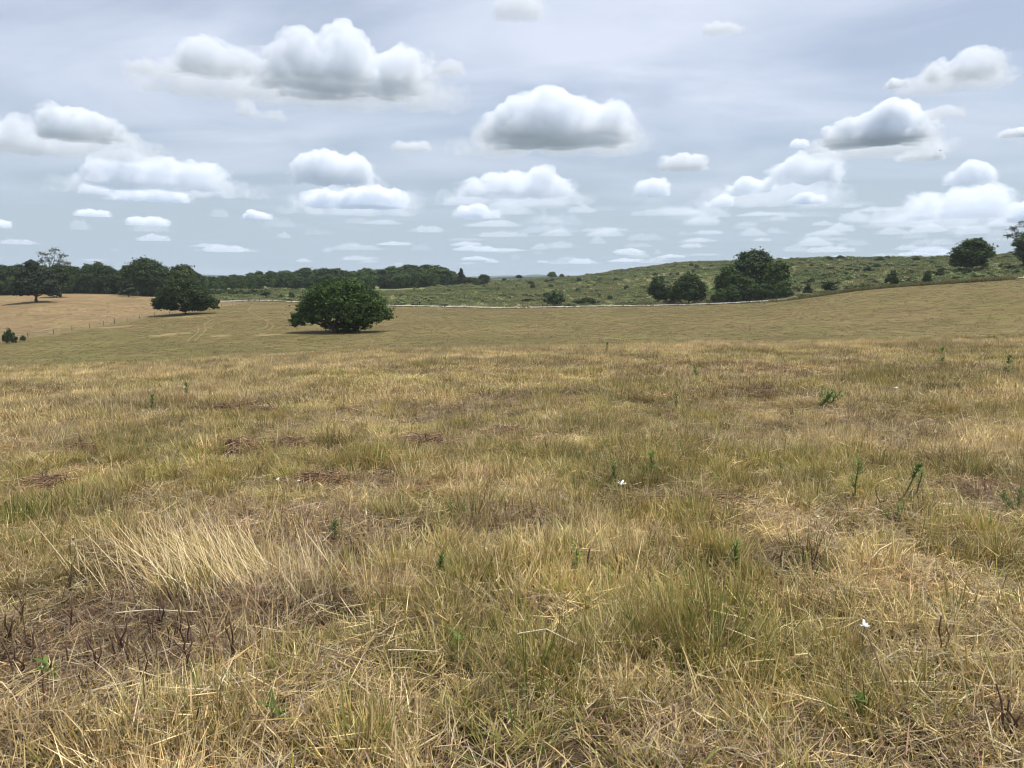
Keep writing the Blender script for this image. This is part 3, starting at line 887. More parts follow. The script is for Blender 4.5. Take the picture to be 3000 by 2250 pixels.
def cloud_mesh(name, W, Hc, Dp, lobes, seed, res=1.0, puff=1.0):
    """flat-based cumulus W wide, Hc high: union of balls, remeshed and given cauliflower relief"""
    rs = np.random.RandomState(seed)
    V, Fc = [], []
    import bmesh
    bm = bmesh.new()
    for (fx, fz, fr) in lobes:
        r = fr * Hc
        for k in range(3):
            yy = (k - 1) * Dp * 0.30 * rs.uniform(0.7, 1.2)
            f = 1.0 if k == 1 else rs.uniform(0.6, 0.9)
            mt = bmesh.ops.create_icosphere(bm, subdivisions=2, radius=1.0)
            for v in mt['verts']:
                v.co = Vector((v.co.x * r * f * 1.6 + fx * W + rs.normal() * 0 , v.co.y * r * f * 1.1 + yy, v.co.z * r * f + fz * Hc))
    tmp = bpy.data.meshes.new('tmp'); bm.to_mesh(tmp); bm.free()
    o = bpy.data.objects.new('tmp', tmp); COL.objects.link(o)
    md = o.modifiers.new('r', 'REMESH'); md.mode = 'VOXEL'; md.voxel_size = Hc / (13.0 * res)
    dg = bpy.context.evaluated_depsgraph_get()
    me = bpy.data.meshes.new_from_object(o.evaluated_get(dg))
    bpy.data.objects.remove(o); bpy.data.meshes.remove(tmp)
    me.name = name
    n = len(me.vertices)
    co = np.empty(n * 3, np.float32); me.vertices.foreach_get('co', co); co = co.reshape(-1, 3)
    nm = np.empty(n * 3, np.float32); me.vertices.foreach_get('normal', nm); nm = nm.reshape(-1, 3)
    out = co.copy()
    off = Vector(rs.uniform(-50, 50, 3))
    for i in range(n):
        p = Vector(co[i]) / Hc
        d = 0.0
        for s, a in ((2.2, 0.17), (5.0, 0.13), (11.0, 0.055)):
            w = (p + off) * s
            d += a * (0.55 - mnoise.voronoi(w)[0][0])
        d += 0.14 * mnoise.noise((p + off) * 1.3)
        up = 0.35 + 0.65 * max(0.0, min(1.0, (co[i][2] / Hc + 0.1) / 0.35))
        out[i] = co[i] + nm[i] * d * Hc * puff * up
    # flat, slightly uneven base
    z = out[:, 2]
    low = z < 0.06 * Hc
    z[low] = 0.06 * Hc + (z[low] - 0.06 * Hc) * 0.22
    me.vertices.foreach_set('co', out.ravel())
    me.update()
    # remesh once more so that the hull never crosses itself
    o = bpy.data.objects.new('tmp', me); COL.objects.link(o)
    md = o.modifiers.new('r', 'REMESH'); md.mode = 'VOXEL'; md.voxel_size = Hc / (14.0 * res)
    dg = bpy.context.evaluated_depsgraph_get()
    m2 = bpy.data.meshes.new_from_object(o.evaluated_get(dg))
    bpy.data.objects.remove(o); bpy.data.meshes.remove(me)
    me = m2; me.name = name
    me.polygons.foreach_set('use_smooth', np.ones(len(me.polygons), bool))
    me.update()
    return me

TAU = [(7.0, 0.475), (5.0, 0.485), (3.0, 0.485), (1.2, 0.43)]
BASE_ALT = 1050.0
S22 = 3000.0 / 2212.0
def auto_lobes(rs, n, Wc, Hc, prof=None):
    L = []
    for i in range(n):
        t = (i + 0.5) / n
        x = -0.5 + t
        p = prof(t) if prof else (0.35 + 0.65 * math.sin(math.pi * t))
        p *= rs.uniform(0.72, 1.12)
        r = 0.42 * p
        x *= max(0.1, 1 - 2 * r * 1.15 * Hc / Wc * 0.6)
        L.append((x, max(0.08, p - r * 1.0) , r))
        if Wc / Hc > 2.5: L.append((x + rs.uniform(-0.06, 0.06), 0.08, 0.24 * (0.6 + p)))
    return L
def prof_pts(tab):
    return lambda t: float(np.interp(t, [a for a, _ in tab], [b for _, b in tab]))
# (x0, x1, top, base) on a 2212-wide print of the photo, material, outline of the top from left to right, label
CL = [
    (500, 985, 72, 196, 1, [(0, .35), (.12, .6), (.25, .9), (.4, .95), (.6, .9), (.8, .8), (1, .5)], 'widest grey cloud at the top of the sky, left of centre'),
    (365, 575, 76, 160, 2, [(0, .5), (.3, 1), (.6, .7), (1, .35)], 'white-topped cloud joined to the left of the widest grey cloud'),
    (690, 782, 40, 84, 2, [(0, .3), (.6, 1), (1, .4)], 'small bright white cap above the widest grey cloud'),
    (262, 400, 112, 160, 3, [(0, .7), (.4, .6), (1, .4)], 'faint wisp at the far left of the top cloud bank'),
    (70, 300, 220, 302, 1, [(0, .55), (.3, 1), (.6, .75), (1, .35)], 'bright-topped cloud high on the left'),
    (-120, 130, 226, 326, 2, [(0, .8), (.4, .7), (.6, .9), (1, .4)], 'grey cloud cut by the left edge of the sky'),
    (138, 522, 322, 408, 1, [(0, .3), (.2, .55), (.33, .95), (.5, .75), (.65, 1), (.85, .75), (1, .6)], 'long flat-based white cloud low on the left'),
    (614, 828, 311, 410, 0, [(0, .5), (.25, .85), (.5, 1), (.7, 1), (.88, .8), (1, .5)], 'compact brilliant white cumulus left of centre'),
    (632, 905, 397, 450, 0, [(0, .7), (.2, .65), (.5, .8), (.75, 1), (1, .5)], 'ragged white cloud just below the compact white cumulus'),
    (1000, 1405, 165, 312, 0, [(0, .25), (.2, .5), (.38, .85), (.55, 1.05), (.7, .8), (.85, .5), (1, .25)], 'largest domed white cumulus in the middle of the sky'),
    (958, 1275, 347, 426, 1, [(0, .35), (.3, .6), (.65, 1), (.8, .75), (1, .3)], 'white cloud bank below the largest cumulus'),
    (1752, 2030, 224, 312, 0, [(0, .5), (.2, .65), (.38, 1), (.65, .98), (.85, .6), (1, .3)], 'white cumulus with three tops high on the right'),
    (1640, 1832, 322, 410, 1, [(0, .5), (.3, .75), (.6, .95), (.85, 1), (1, .5)], 'sloping white cloud right of centre'),
    (1555, 1690, 368, 425, 1, [(0, .4), (.5, .8), (1, .9)], 'grey lower tail of the sloping cloud'),
    (1702, 1752, 298, 318, 2, [(0, .5), (.5, 1), (1, .5)], 'tiny bright cap above the sloping cloud'),
    (1360, 1455, 376, 432, 1, [(0, .5), (.5, 1), (1, .6)], 'small round cumulus left of the sloping cloud'),
    (1985, 2175, 90, 172, 2, [(0, .35), (.4, .8), (.7, 1), (1, .6)], 'soft white cloud in the upper right corner'),
    (2032, 2155, 346, 406, 1, [(0, .5), (.45, 1), (.8, .8), (1, .4)], 'white cumulus near the right edge'),
    (1942, 2200, 396, 472, 2, [(0, .7), (.2, .9), (.45, .8), (.75, 1), (1, .6)], 'broad blue-grey cloud low at the right edge'),
    (225, 425, 406, 436, 1, [(0, .4), (.3, .9), (.7, 1), (1, .5)], 'thin white cloud under the long flat-based cloud'),
    (518, 594, 453, 474, 1, [(0, .5), (.4, 1), (1, .5)], 'small lone cloud low left of centre'),
    (165, 245, 392, 420, 2, [(0, .5), (.5, 1), (1, .5)], 'small pale puff under the left end of the long cloud'),
    (155, 245, 448, 468, 2, [(0, .6), (.5, 1), (1, .6)], 'grey sliver of cloud low on the left'),
    (265, 378, 462, 488, 2, [(0, .5), (.6, 1), (1, .4)], 'grey flat cloud low on the left, right of the sliver'),
    (-30, 28, 463, 496, 1, [(0, .8), (1, .6)], 'small cloud touching the left edge low down'),
    (1412, 1540, 328, 368, 2, [(0, .8), (.5, 1), (1, .6)], 'grey ragged cloud above the small round cumulus'),
    (968, 1095, 438, 472, 1, [(0, .7), (.5, 1), (1, .5)], 'low white cloud below the left of the cloud bank'),
    (1515, 1592, 413, 452, 1, [(0, .4), (.6, 1), (1, .6)], 'small cumulus under the tail of the sloping cloud'),
    (505, 622, 203, 262, 3, [(0, .9), (.4, .6), (1, .4)], 'faint grey wisp left of the largest cumulus'),
    (1055, 1185, -12, 40, 3, [(0, .8), (.5, 1), (1, .7)], 'faint grey wisp at the top edge of the picture'),
    (1905, 1968, 164, 192, 2, [(0, .5), (.5, 1), (1, .5)], 'tiny faint puff below the upper right cloud'),
    (1925, 2050, 310, 346, 2, [(0, .5), (.5, .8), (.85, 1), (1, .5)], 'thin pale cloud under the three-topped cumulus'),
    (2150, 2290, 272, 294, 2, [(0, .5), (.5, 1), (1, .7)], 'pale streak of cloud at the right edge'),
    (2000, 2085, 212, 262, 3, [(0, .6), (.5, 1), (1, .6)], 'faint veil beside the three-topped cumulus'),
    (1510, 1615, 42, 72, 3, [(0, .7), (.5, 1), (1, .4)], 'faint mauve wisp at the top right of centre'),
    (840, 940, 300, 326, 3, [(0, .6), (.5, 1), (1, .6)], 'faint grey sliver left of the largest cumulus base'),
    (1700, 1790, 412, 440, 1, [(0, .6), (.4, 1), (1, .6)], 'white puff below the sloping cloud'),
    (2170, 2300, 430, 480, 1, [(0, .8), (.5, 1), (1, .8)], 'white cloud touching the right edge low down'),
]
def cloud_at(x0, x1, yt, yb, alt=BASE_ALT):
    cx = (x0 + x1) / 2 * S22
    b = P(cx, yb * S22, 1000.0)
    Y = 1000.0 * alt / (b[2] - EYE[2])
    base = P(cx, yb * S22, Y)
    W = (x1 - x0) * S22 * Y / F
    top = P(cx, yt * S22, Y)
    return base, W, top[2] - base[2], Y
for i, (x0, x1, yt, yb, mi, prof, label) in enumerate(CL):
    base, W, Hc, Y = cloud_at(x0, x1, yt, yb, 1700.0 if 'cap above' in label else BASE_ALT)
    rs = np.random.RandomState(100 + i)
    nl = max(4, int(round(W / Hc * 2.6)))
    L = auto_lobes(rs, nl, W, Hc, prof_pts(prof))
    big = (x1 - x0) > 180
    me = cloud_mesh('cumulus_cloud', W / Hc * 1.06, 0.97, min(W / Hc * 0.6, 2.2), L, 200 + i, 1.8 if big else 1.2, 1.0 if mi < 2 else 1.3)
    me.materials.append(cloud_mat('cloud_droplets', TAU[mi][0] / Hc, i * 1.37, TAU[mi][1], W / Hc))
    o = obj('cumulus_cloud', me)
    o.scale = (Hc, Hc, Hc)
    o.location = base
    o.rotation_euler = (0, 0, -math.atan2(base[0], base[1]))
    tag(o, label, 'cloud')

# thin grey veils trailing around the big clouds
VEIL = [(470, 1010, 120, 215, 'top cloud bank'), (250, 560, 110, 190, 'left part of the top cloud bank'), (930, 1010, 120, 160, 'right end of the top cloud bank'), (960, 1430, 240, 325, 'largest cumulus'), (100, 560, 360, 418, 'long flat-based cloud'),
        (930, 1300, 385, 440, 'cloud bank below the largest cumulus'), (1520, 1860, 370, 440, 'sloping cloud'), (1740, 2090, 270, 330, 'three-topped cumulus'), (0, 330, 270, 335, 'bright-topped cloud on the left'), (1900, 2230, 420, 485, 'broad cloud at the right edge'),
        (590, 920, 385, 460, 'compact white cumulus'), (1950, 2212, 120, 185, 'soft upper right cloud')]
for i, (x0, x1, yt, yb, what) in enumerate(VEIL):
    base, W, Hc, Y = cloud_at(x0, x1, yt, yb)
    rs = np.random.RandomState(500 + i)
    nl = max(4, int(round(W / Hc * 1.6)))
    me = cloud_mesh('cloud_veil', W / Hc, 1.0, 1.8, auto_lobes(rs, nl, W / Hc, 1.0, lambda t: 0.6 + 0.4 * math.sin(math.pi * t)), 520 + i, 0.9, 1.3)
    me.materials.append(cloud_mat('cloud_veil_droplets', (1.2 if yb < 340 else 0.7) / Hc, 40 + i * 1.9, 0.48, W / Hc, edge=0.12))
    o = obj('cloud_veil', me)
    o.scale = (Hc, Hc, Hc); o.location = base + np.array([0, Hc * 0.8, 0])
    o.rotation_euler = (0, 0, -math.atan2(base[0], base[1]))
    tag(o, 'thin ragged grey veil trailing around the ' + what, 'cloud', 'thin veils around the big clouds')

# flat little clouds of the far deck, thickest towards the right
protos = []
for i in range(6):
    rs = np.random.RandomState(300 + i)
    W = [5.0, 6.5, 4.0, 5.5, 7.0, 4.5][i]
    me = cloud_mesh('small_cloud', W, 1.0, 2.4, auto_lobes(rs, int(W * 2), W, 1.0, None), 320 + i, 0.7, 1.1)
    me.materials.append(cloud_mat('far_cloud_droplets', [0.0035, 0.0016, 0.0048, 0.0022, 0.0014, 0.003][i], i * 2.2, 0.48, W, (0.86, 0.895, 0.94), 0.1, 0.12))  # greyer, bluer droplet colour stands in for distance haze
    protos.append((me, W, 1.0))
rs = np.random.RandomState(77)
k = 0
while k < 230:
    x = rs.uniform(-300, 2500)
    y = 572 - (rs.uniform(0, 1) ** 1.25) * 130
    dens = np.interp(x, [-300, 400, 800, 1100, 1600, 2500], [0.16, 0.16, 0.3, 0.75, 1.0, 1.0])
    if y < 480 and x < 900: dens *= 0.4
    if rs.uniform() > dens: continue
    w = rs.uniform(24, 110) * (1.6 if rs.uniform() < 0.15 else 1.0) * np.interp(y, [440, 572], [1.15, 0.75])
    base, W, _, Y = cloud_at(x - w / 2, x + w / 2, y - 10, y)
    if Y > 60000: continue
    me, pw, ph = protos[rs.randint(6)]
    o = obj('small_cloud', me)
    o.location = base
    hh = rs.uniform(8, 26) * np.interp(y, [440, 572], [1.3, 0.55]) * S22 * Y / F
    o.scale = (W / pw, W / pw * 0.8, hh / ph)
    o.rotation_euler = (0, 0, -math.atan2(base[0], base[1]) + (math.pi if rs.uniform() < 0.5 else 0))
    tag(o, 'small flat cloud in the layered deck low over the horizon', 'cloud', 'small clouds low over the horizon')
    k += 1

# ------------------------------------------------------------------ grass
STRAW = (0.72, 0.575, 0.29); TAN = (0.49, 0.365, 0.16); RUST = (0.35, 0.235, 0.08); UMBER = (0.17, 0.108, 0.062)
OLIVE = (0.270, 0.245, 0.058); LEAFG = (0.145, 0.190, 0.036); GREY = (0.45, 0.385, 0.26)

def blade_arrays(rs, n, Rd, lmin, lmax, lean, width, pal, wts, flat=0.0, bias=None, zlift=0.0, curl=1.7, gauss=False, radial=0.0, tip=None):
    """ribbon blades: lean = how far tips fall over (0 upright .. 1.5 lying); flat = share of blades lying down"""
    if gauss:
        xy = rs.normal(size=(n, 2)) * Rd * 0.5
    else:
        a = rs.uniform(0, 2 * math.pi, n); r = Rd * np.sqrt(rs.uniform(0, 1, n))
        xy = np.stack([np.cos(a) * r, np.sin(a) * r], -1)
    L = rs.uniform(lmin, lmax, n)
    th = rs.uniform(0, 2 * math.pi, n)
    d = np.stack([np.cos(th), np.sin(th)], -1)
    if radial > 0:
        o_ = xy / (np.linalg.norm(xy, axis=1)[:, None] + 1e-6)
        d = d * (1 - radial) + o_ * radial
        d /= np.linalg.norm(d, axis=1)[:, None] + 1e-6
    if bias is not None:
        d = d * (1 - bias[2]) + np.array(bias[:2]) * bias[2]
        d /= np.linalg.norm(d, axis=1)[:, None] + 1e-6
    ln = np.abs(rs.normal(lean, lean * 0.45, n))
    lying = rs.uniform(size=n) < flat
    ln[lying] = rs.uniform(1.35, 1.55, lying.sum())
    z0 = np.where(lying, rs.uniform(0.005, 0.09, n), -0.02) + zlift
    ts = np.array([0, 0.36, 0.7, 1.0])
    pts = np.zeros((n, 4, 3))
    cur = np.stack([xy[:, 0], xy[:, 1], z0], -1)
    pts[:, 0] = cur
    for k in range(1, 4):
        ang = ln * (ts[k] ** (curl - 1)) if curl > 1 else ln
        ang = np.where(lying, ln, ang)
        st = L * (ts[k] - ts[k - 1])
        cur = cur + np.stack([d[:, 0] * np.sin(ang) * st, d[:, 1] * np.sin(ang) * st, np.cos(ang) * st], -1)
        pts[:, k] = cur
    side = np.stack([-d[:, 1], d[:, 0], rs.normal(size=n) * 0.35], -1)
    tw = rs.uniform(-1, 1, n)[:, None] * np.stack([d[:, 0], d[:, 1], np.zeros(n)], -1)
    side = side + tw
    side /= np.linalg.norm(side, axis=1)[:, None]
    w = width * rs.uniform(0.55, 1.3, n)
    wk = np.array([0.8, 1.0, 0.75, 0.12]) * 0.5
    A = pts - side[:, None] * (w[:, None] * wk)[..., None]
    B = pts + side[:, None] * (w[:, None] * wk)[..., None]
    V = np.stack([A, B], 2).reshape(n, 8, 3)
    q = np.array([(0, 1, 3, 2), (2, 3, 5, 4), (4, 5, 7, 6)])
    Q = (np.arange(n)[:, None, None] * 8 + q).reshape(-1, 4)
    pal = np.array(pal); wts = np.array(wts) / np.sum(wts)
    ci = rs.choice(len(pal), n, p=wts)
    c = pal[ci] * rs.uniform(0.7, 1.25, (n, 1))
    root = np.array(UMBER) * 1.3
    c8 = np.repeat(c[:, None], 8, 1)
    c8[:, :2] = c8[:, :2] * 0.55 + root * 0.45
    if tip is not None:
        f_ = rs.uniform(0, 0.8, (n, 1, 1))
        c8[:, 4:] = c8[:, 4:] * (1 - f_) + np.array(tip) * f_
    return V.reshape(-1, 3), Q, c8.reshape(-1, 3)

def merge(parts):
    V, Q, Cc, b = [], [], [], 0
    for v, q, c in parts:
        V.append(v); Q.append(q + b); Cc.append(c); b += len(v)
    return np.concatenate(V), np.concatenate(Q), np.concatenate(Cc)

clump_col = bpy.data.collections.new('grass_clumps')
KIND = {}
def clump(kind, parts, mat=None):
    V, Q, c = merge(parts)
    me = mesh_np('clump', V, Q, colors=c)
    me.materials.append(mat or M_GRASS)
    i = sum(len(v) for v in KIND.values())
    o = bpy.data.objects.new('clump_%03d' % i, me)
    clump_col.objects.link(o)
    KIND.setdefault(kind, []).append(i)

for s in range(7):      # dry tufts: short broken blades standing over fallen bits
    rs = np.random.RandomState(400 + s)
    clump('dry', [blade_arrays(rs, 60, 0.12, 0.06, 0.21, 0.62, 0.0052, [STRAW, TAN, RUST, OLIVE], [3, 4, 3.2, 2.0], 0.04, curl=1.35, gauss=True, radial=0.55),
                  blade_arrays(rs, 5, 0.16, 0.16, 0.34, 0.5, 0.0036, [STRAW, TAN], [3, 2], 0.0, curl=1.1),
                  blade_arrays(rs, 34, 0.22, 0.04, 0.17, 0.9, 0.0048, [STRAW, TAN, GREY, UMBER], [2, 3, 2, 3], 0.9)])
for s in range(7):      # olive green tufts with dry tips
    rs = np.random.RandomState(420 + s)
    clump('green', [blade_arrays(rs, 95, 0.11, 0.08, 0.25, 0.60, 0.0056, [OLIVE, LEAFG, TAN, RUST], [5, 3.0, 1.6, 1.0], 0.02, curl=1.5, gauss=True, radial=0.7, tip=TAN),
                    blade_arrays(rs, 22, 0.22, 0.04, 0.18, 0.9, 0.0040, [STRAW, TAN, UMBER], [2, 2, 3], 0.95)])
for s in range(5):      # matted thatch
    rs = np.random.RandomState(440 + s)
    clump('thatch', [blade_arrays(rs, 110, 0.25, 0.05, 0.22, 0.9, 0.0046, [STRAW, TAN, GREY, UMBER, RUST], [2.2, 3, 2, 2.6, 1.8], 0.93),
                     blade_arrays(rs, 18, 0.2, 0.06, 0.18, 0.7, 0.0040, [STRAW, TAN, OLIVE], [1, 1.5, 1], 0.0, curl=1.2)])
for s in range(4):      # pale bleached grass
    rs = np.random.RandomState(460 + s)
    clump('pale', [blade_arrays(rs, 85, 0.15, 0.08, 0.26, 0.5, 0.0040, [STRAW, (0.74, 0.60, 0.35), TAN], [3, 2, 2.4], 0.03, curl=1.3, gauss=True, radial=0.5),
                   blade_arrays(rs, 24, 0.22, 0.05, 0.2, 0.9, 0.0040, [STRAW, TAN, UMBER], [2, 2, 2], 0.95)])
for s in range(4):      # brown broken weed stubble
    rs = np.random.RandomState(480 + s)
    clump('brown', [blade_arrays(rs, 26, 0.22, 0.05, 0.18, 0.42, 0.0058, [UMBER, (0.20, 0.115, 0.075), RUST, (0.27, 0.165, 0.11)], [3, 3, 2, 2], 0.1, curl=1.0),
                    blade_arrays(rs, 80, 0.24, 0.05, 0.20, 0.9, 0.0046, [UMBER, (0.28, 0.175, 0.115), TAN, GREY], [3, 3, 2, 1.5], 0.85)])
for s in range(3):      # thin tall seed stalks
    rs = np.random.RandomState(500 + s)
    clump('stalk', [blade_arrays(rs, 4, 0.16, 0.2, 0.42, 0.5, 0.0034, [STRAW, TAN, GREY], [3, 2, 1], 0.0, curl=1.2)])
# wider-bladed versions for ground farther off, same colours
for s in range(3):
    rs = np.random.RandomState(520 + s)
    clump('dryM', [blade_arrays(rs, 90, 0.24, 0.07, 0.22, 0.65, 0.009, [STRAW, TAN, RUST, OLIVE], [3, 4, 2, 2.0], 0.10, gauss=True, radial=0.5),
                   blade_arrays(rs, 50, 0.32, 0.12, 0.3, 0.9, 0.009, [STRAW, TAN, UMBER, GREY], [2, 3, 2, 1], 0.9)])
for s in range(3):
    rs = np.random.RandomState(530 + s)
    clump('greenM', [blade_arrays(rs, 110, 0.22, 0.08, 0.25, 0.6, 0.009, [OLIVE, LEAFG, TAN, STRAW], [4, 2.2, 2.0, 1.0], 0.05, gauss=True, radial=0.6, tip=TAN)])
for s in range(3):
    rs = np.random.RandomState(540 + s)
    clump('brownM', [blade_arrays(rs, 90, 0.28, 0.06, 0.22, 0.55, 0.011, [UMBER, (0.17, 0.105, 0.07), RUST, TAN], [3, 3, 2, 2], 0.45, curl=1.2)])
for s in range(3):
    rs = np.random.RandomState(550 + s)
    clump('paleM', [blade_arrays(rs, 110, 0.26, 0.10, 0.30, 0.55, 0.009, [STRAW, (0.52, 0.40, 0.22), TAN], [3, 2, 2.4], 0.05)])
# tussocks of the far pastures
for s in range(3):
    rs = np.random.RandomState(560 + s)
    clump('far', [blade_arrays(rs, 26, 0.75, 0.10, 0.24, 0.8, 0.06, [(0.235, 0.168, 0.075), (0.20, 0.146, 0.062), (0.19, 0.150, 0.06)], [3, 2, 2], 0.3)])
for s in range(3):      # rank green grass behind the road
    rs = np.random.RandomState(570 + s)
    clump('rank', [blade_arrays(rs, 34, 0.9, 0.4, 1.0, 0.5, 0.10, [(0.195, 0.198, 0.085), (0.17, 0.185, 0.072), (0.22, 0.21, 0.105)], [3, 3, 1.4], 0.0)])
for s in range(3):      # low scrub
    rs = np.random.RandomState(580 + s)
    clump('scrub', [leaf_cloud([(0, 0, 0.35, 0.8, 0.8, 0.45), (0.5, 0.3, 0.25, 0.6, 0.6, 0.35), (-0.5, -0.2, 0.25, 0.6, 0.6, 0.4)], rs, density=14, leaf=0.17, cl_r=0.25, cols=(0.130, 0.155, 0.056), zmin=0.0)], M_SCRUB)

def scatter_group():
    ng = bpy.data.node_groups.new('scatter_grass', 'GeometryNodeTree')
    ng.interface.new_socket('Geometry', in_out='INPUT', socket_type='NodeSocketGeometry')
    ng.interface.new_socket('Geometry', in_out='OUTPUT', socket_type='NodeSocketGeometry')
    n, l = ng.nodes, ng.links
    gi = n.new('NodeGroupInput'); go = n.new('NodeGroupOutput')
    ci = n.new('GeometryNodeCollectionInfo')
    ci.inputs['Collection'].default_value = clump_col
    ci.inputs['Separate Children'].default_value = True
    ci.inputs['Reset Children'].default_value = True
    ip = n.new('GeometryNodeInstanceOnPoints')
    ip.inputs['Pick Instance'].default_value = True
    def named(name, typ):
        a = n.new('GeometryNodeInputNamedAttribute'); a.data_type = typ
        a.inputs['Name'].default_value = name
        return a.outputs['Attribute']
    l.new(gi.outputs[0], ip.inputs['Points'])
    l.new(ci.outputs[0], ip.inputs['Instance'])
    l.new(named('pick', 'INT'), ip.inputs['Instance Index'])
    er = n.new('FunctionNodeEulerToRotation')
    l.new(named('turn', 'FLOAT_VECTOR'), er.inputs[0])
    l.new(er.outputs[0], ip.inputs['Rotation'])
    l.new(named('size', 'FLOAT_VECTOR'), ip.inputs['Scale'])
    l.new(ip.outputs[0], go.inputs[0])
    return ng
NG = scatter_group()

def scatter(name, x, y, pick, size, tint, label, cat, rs, tilt=0.12, zoff=0.0):
    n = len(x)
    me = bpy.data.meshes.new(name)
    me.vertices.add(n)
    z = H(x, y) + zoff
    me.vertices.foreach_set('co', np.stack([x, y, z], -1).astype(np.float32).ravel())
    a = me.attributes.new('pick', 'INT', 'POINT'); a.data.foreach_set('value', np.asarray(pick, np.int32))
    turn = np.stack([rs.normal(size=n) * tilt, rs.normal(size=n) * tilt, rs.uniform(0, 2 * math.pi, n)], -1)
    a = me.attributes.new('turn', 'FLOAT_VECTOR', 'POINT'); a.data.foreach_set('vector', turn.astype(np.float32).ravel())
    a = me.attributes.new('size', 'FLOAT_VECTOR', 'POINT'); a.data.foreach_set('vector', np.asarray(size, np.float32).ravel())
    t4 = np.ones((n, 4), np.float32); t4[:, :3] = tint
    a = me.attributes.new('tint', 'FLOAT_COLOR', 'POINT'); a.data.foreach_set('color', t4.ravel())
    o = obj(name, me)
    md = o.modifiers.new('scatter', 'NODES'); md.node_group = NG
    tag(o, label, cat, kind='stuff')
    return o

def annulus(rs, r0, r1, n, half=41.0):
    a = np.radians(rs.uniform(-half, half, n)); r = np.sqrt(rs.uniform(r0 * r0, r1 * r1, n))
    return np.sin(a) * r, np.cos(a) * r

# places of the photo with their own cover: (px, py, rx px, ry px, kind)
def ground_hit(px, py):
    Ys = np.concatenate([np.arange(1.5, 12, 0.05), np.arange(12, 60, 0.2)])
    q = np.array([P(px, py, Y) for Y in Ys])
    k = int(np.argmax(H(q[:, 0], q[:, 1]) >= q[:, 2]))
    return np.array([q[k, 0], q[k, 1], Hs(q[k, 0], q[k, 1])])

PATCH = [  # brown weed patches and green / pale patches seen in the near field
    (330, 1920, 460, 170, 'brown', .72), (700, 1830, 340, 120, 'brown', .6), (250, 2130, 300, 110, 'brown', .4), (930, 1620, 170, 70, 'brown', .5), (2050, 1490, 190, 45, 'thatch', .7),
    (1250, 1305, 120, 28, 'brown', .8), (780, 1310, 150, 26, 'brown', .7), (640, 1205, 70, 14, 'brown', .8), (760, 1212, 70, 12, 'brown', .7),
    (250, 1335, 60, 16, 'brown', .6), (140, 1425, 70, 18, 'brown', .7), (2150, 1085, 500, 22, 'brown', .75), (1540, 1180, 200, 22, 'brown', .55), (2240, 1165, 70, 14, 'brown', .8),
    (2700, 1290, 260, 60, 'brown', .3), (1230, 1060, 200, 14, 'brown', .6), (300, 1155, 120, 10, 'brown', .6), (60, 1165, 90, 10, 'brown', .6),
    (1620, 1850, 380, 190, 'green', .5), (2080, 1800, 260, 210, 'green', .6), (1500, 2150, 330, 140, 'green', .45), (90, 1500, 130, 60, 'green', .8), (1180, 1510, 130, 50, 'green', .7),
    (1900, 1400, 420, 90, 'green', .55), (2450, 1420, 350, 90, 'green', .45), (750, 1390, 420, 50, 'green', .5), (1750, 1200, 300, 30, 'green', .5), (2850, 1620, 200, 160, 'green', .5), (1480, 1350, 200, 50, 'green', .6),
    (1600, 1600, 330, 110, 'pale', .45), (1350, 1540, 260, 60, 'pale', .45), (2300, 1300, 260, 40, 'pale', .5), (420, 1180, 420, 40, 'pale', .5), (2000, 1022, 1000, 12, 'pale', .8), (700, 1080, 700, 20, 'pale', .75), (2600, 1012, 500, 14, 'pale', .8),
    (250, 1230, 300, 30, 'pale', .5), (2900, 1330, 160, 24, 'pale', .6), (120, 1780, 160, 60, 'thatch', .5), (1130, 1950, 160, 130, 'thatch', .6), (2600, 2130, 360, 140, 'thatch', .25), (350, 2130, 420, 110, 'thatch', .25), (1250, 2160, 420, 110, 'green', .4), (2500, 2180, 380, 90, 'green', .35), (2480, 1560, 330, 60, 'thatch', .4),
]
PW = []
for px, py, rx, ry, kd, wt in PATCH:
    c = ground_hit(px, py); e = ground_hit(px + rx, py)
    f1 = ground_hit(px, py + ry); f2 = ground_hit(px, max(py - ry, np.interp(px, [c_[0] for c_ in CREST], [c_[1] for c_ in CREST]) + 4))
    PW.append((c[0], (f1[1] + f2[1]) / 2, abs(e[0] - c[0]), max(0.2, abs(f2[1] - f1[1]) / 2), kd, wt))

def cover(x, y, rs):
    """choose a kind of clump for each point"""
    n = len(x)
    w = {'dry': np.full(n, 1.0), 'green': 0.40 + 2.6 * sstep(0.42, 0.62, fnoise(x, y, 2.2, 91)), 'thatch': 0.35 + 1.0 * sstep(0.5, 0.7, fnoise(x, y, 1.6, 95)),
         'pale': 0.10 + 1.2 * sstep(0.54, 0.70, fnoise(x, y, 2.8, 99)), 'brown': 0.30 + 1.8 * sstep(0.54, 0.70, fnoise(x, y, 2.0, 103))}
    for cx, cy_, rx, ry, kd, wt in PW:
        d = ((x - cx) / rx) ** 2 + ((y - cy_) / ry) ** 2 + (fnoise(x, y, 0.8, 107) - 0.5) * 1.1
        m = 1 - sstep(0.5, 1.2, d)
        for k in w:
            w[k] = w[k] * (1 - m * wt) + (m * wt * 3.5 if k == kd else 0)
    ks = list(w)
    Wm = np.stack([w[k] for k in ks], -1)
    Wm = np.cumsum(Wm / Wm.sum(1, keepdims=True), 1)
    return np.array(ks)[np.argmax(Wm > rs.uniform(size=n)[:, None], 1)]

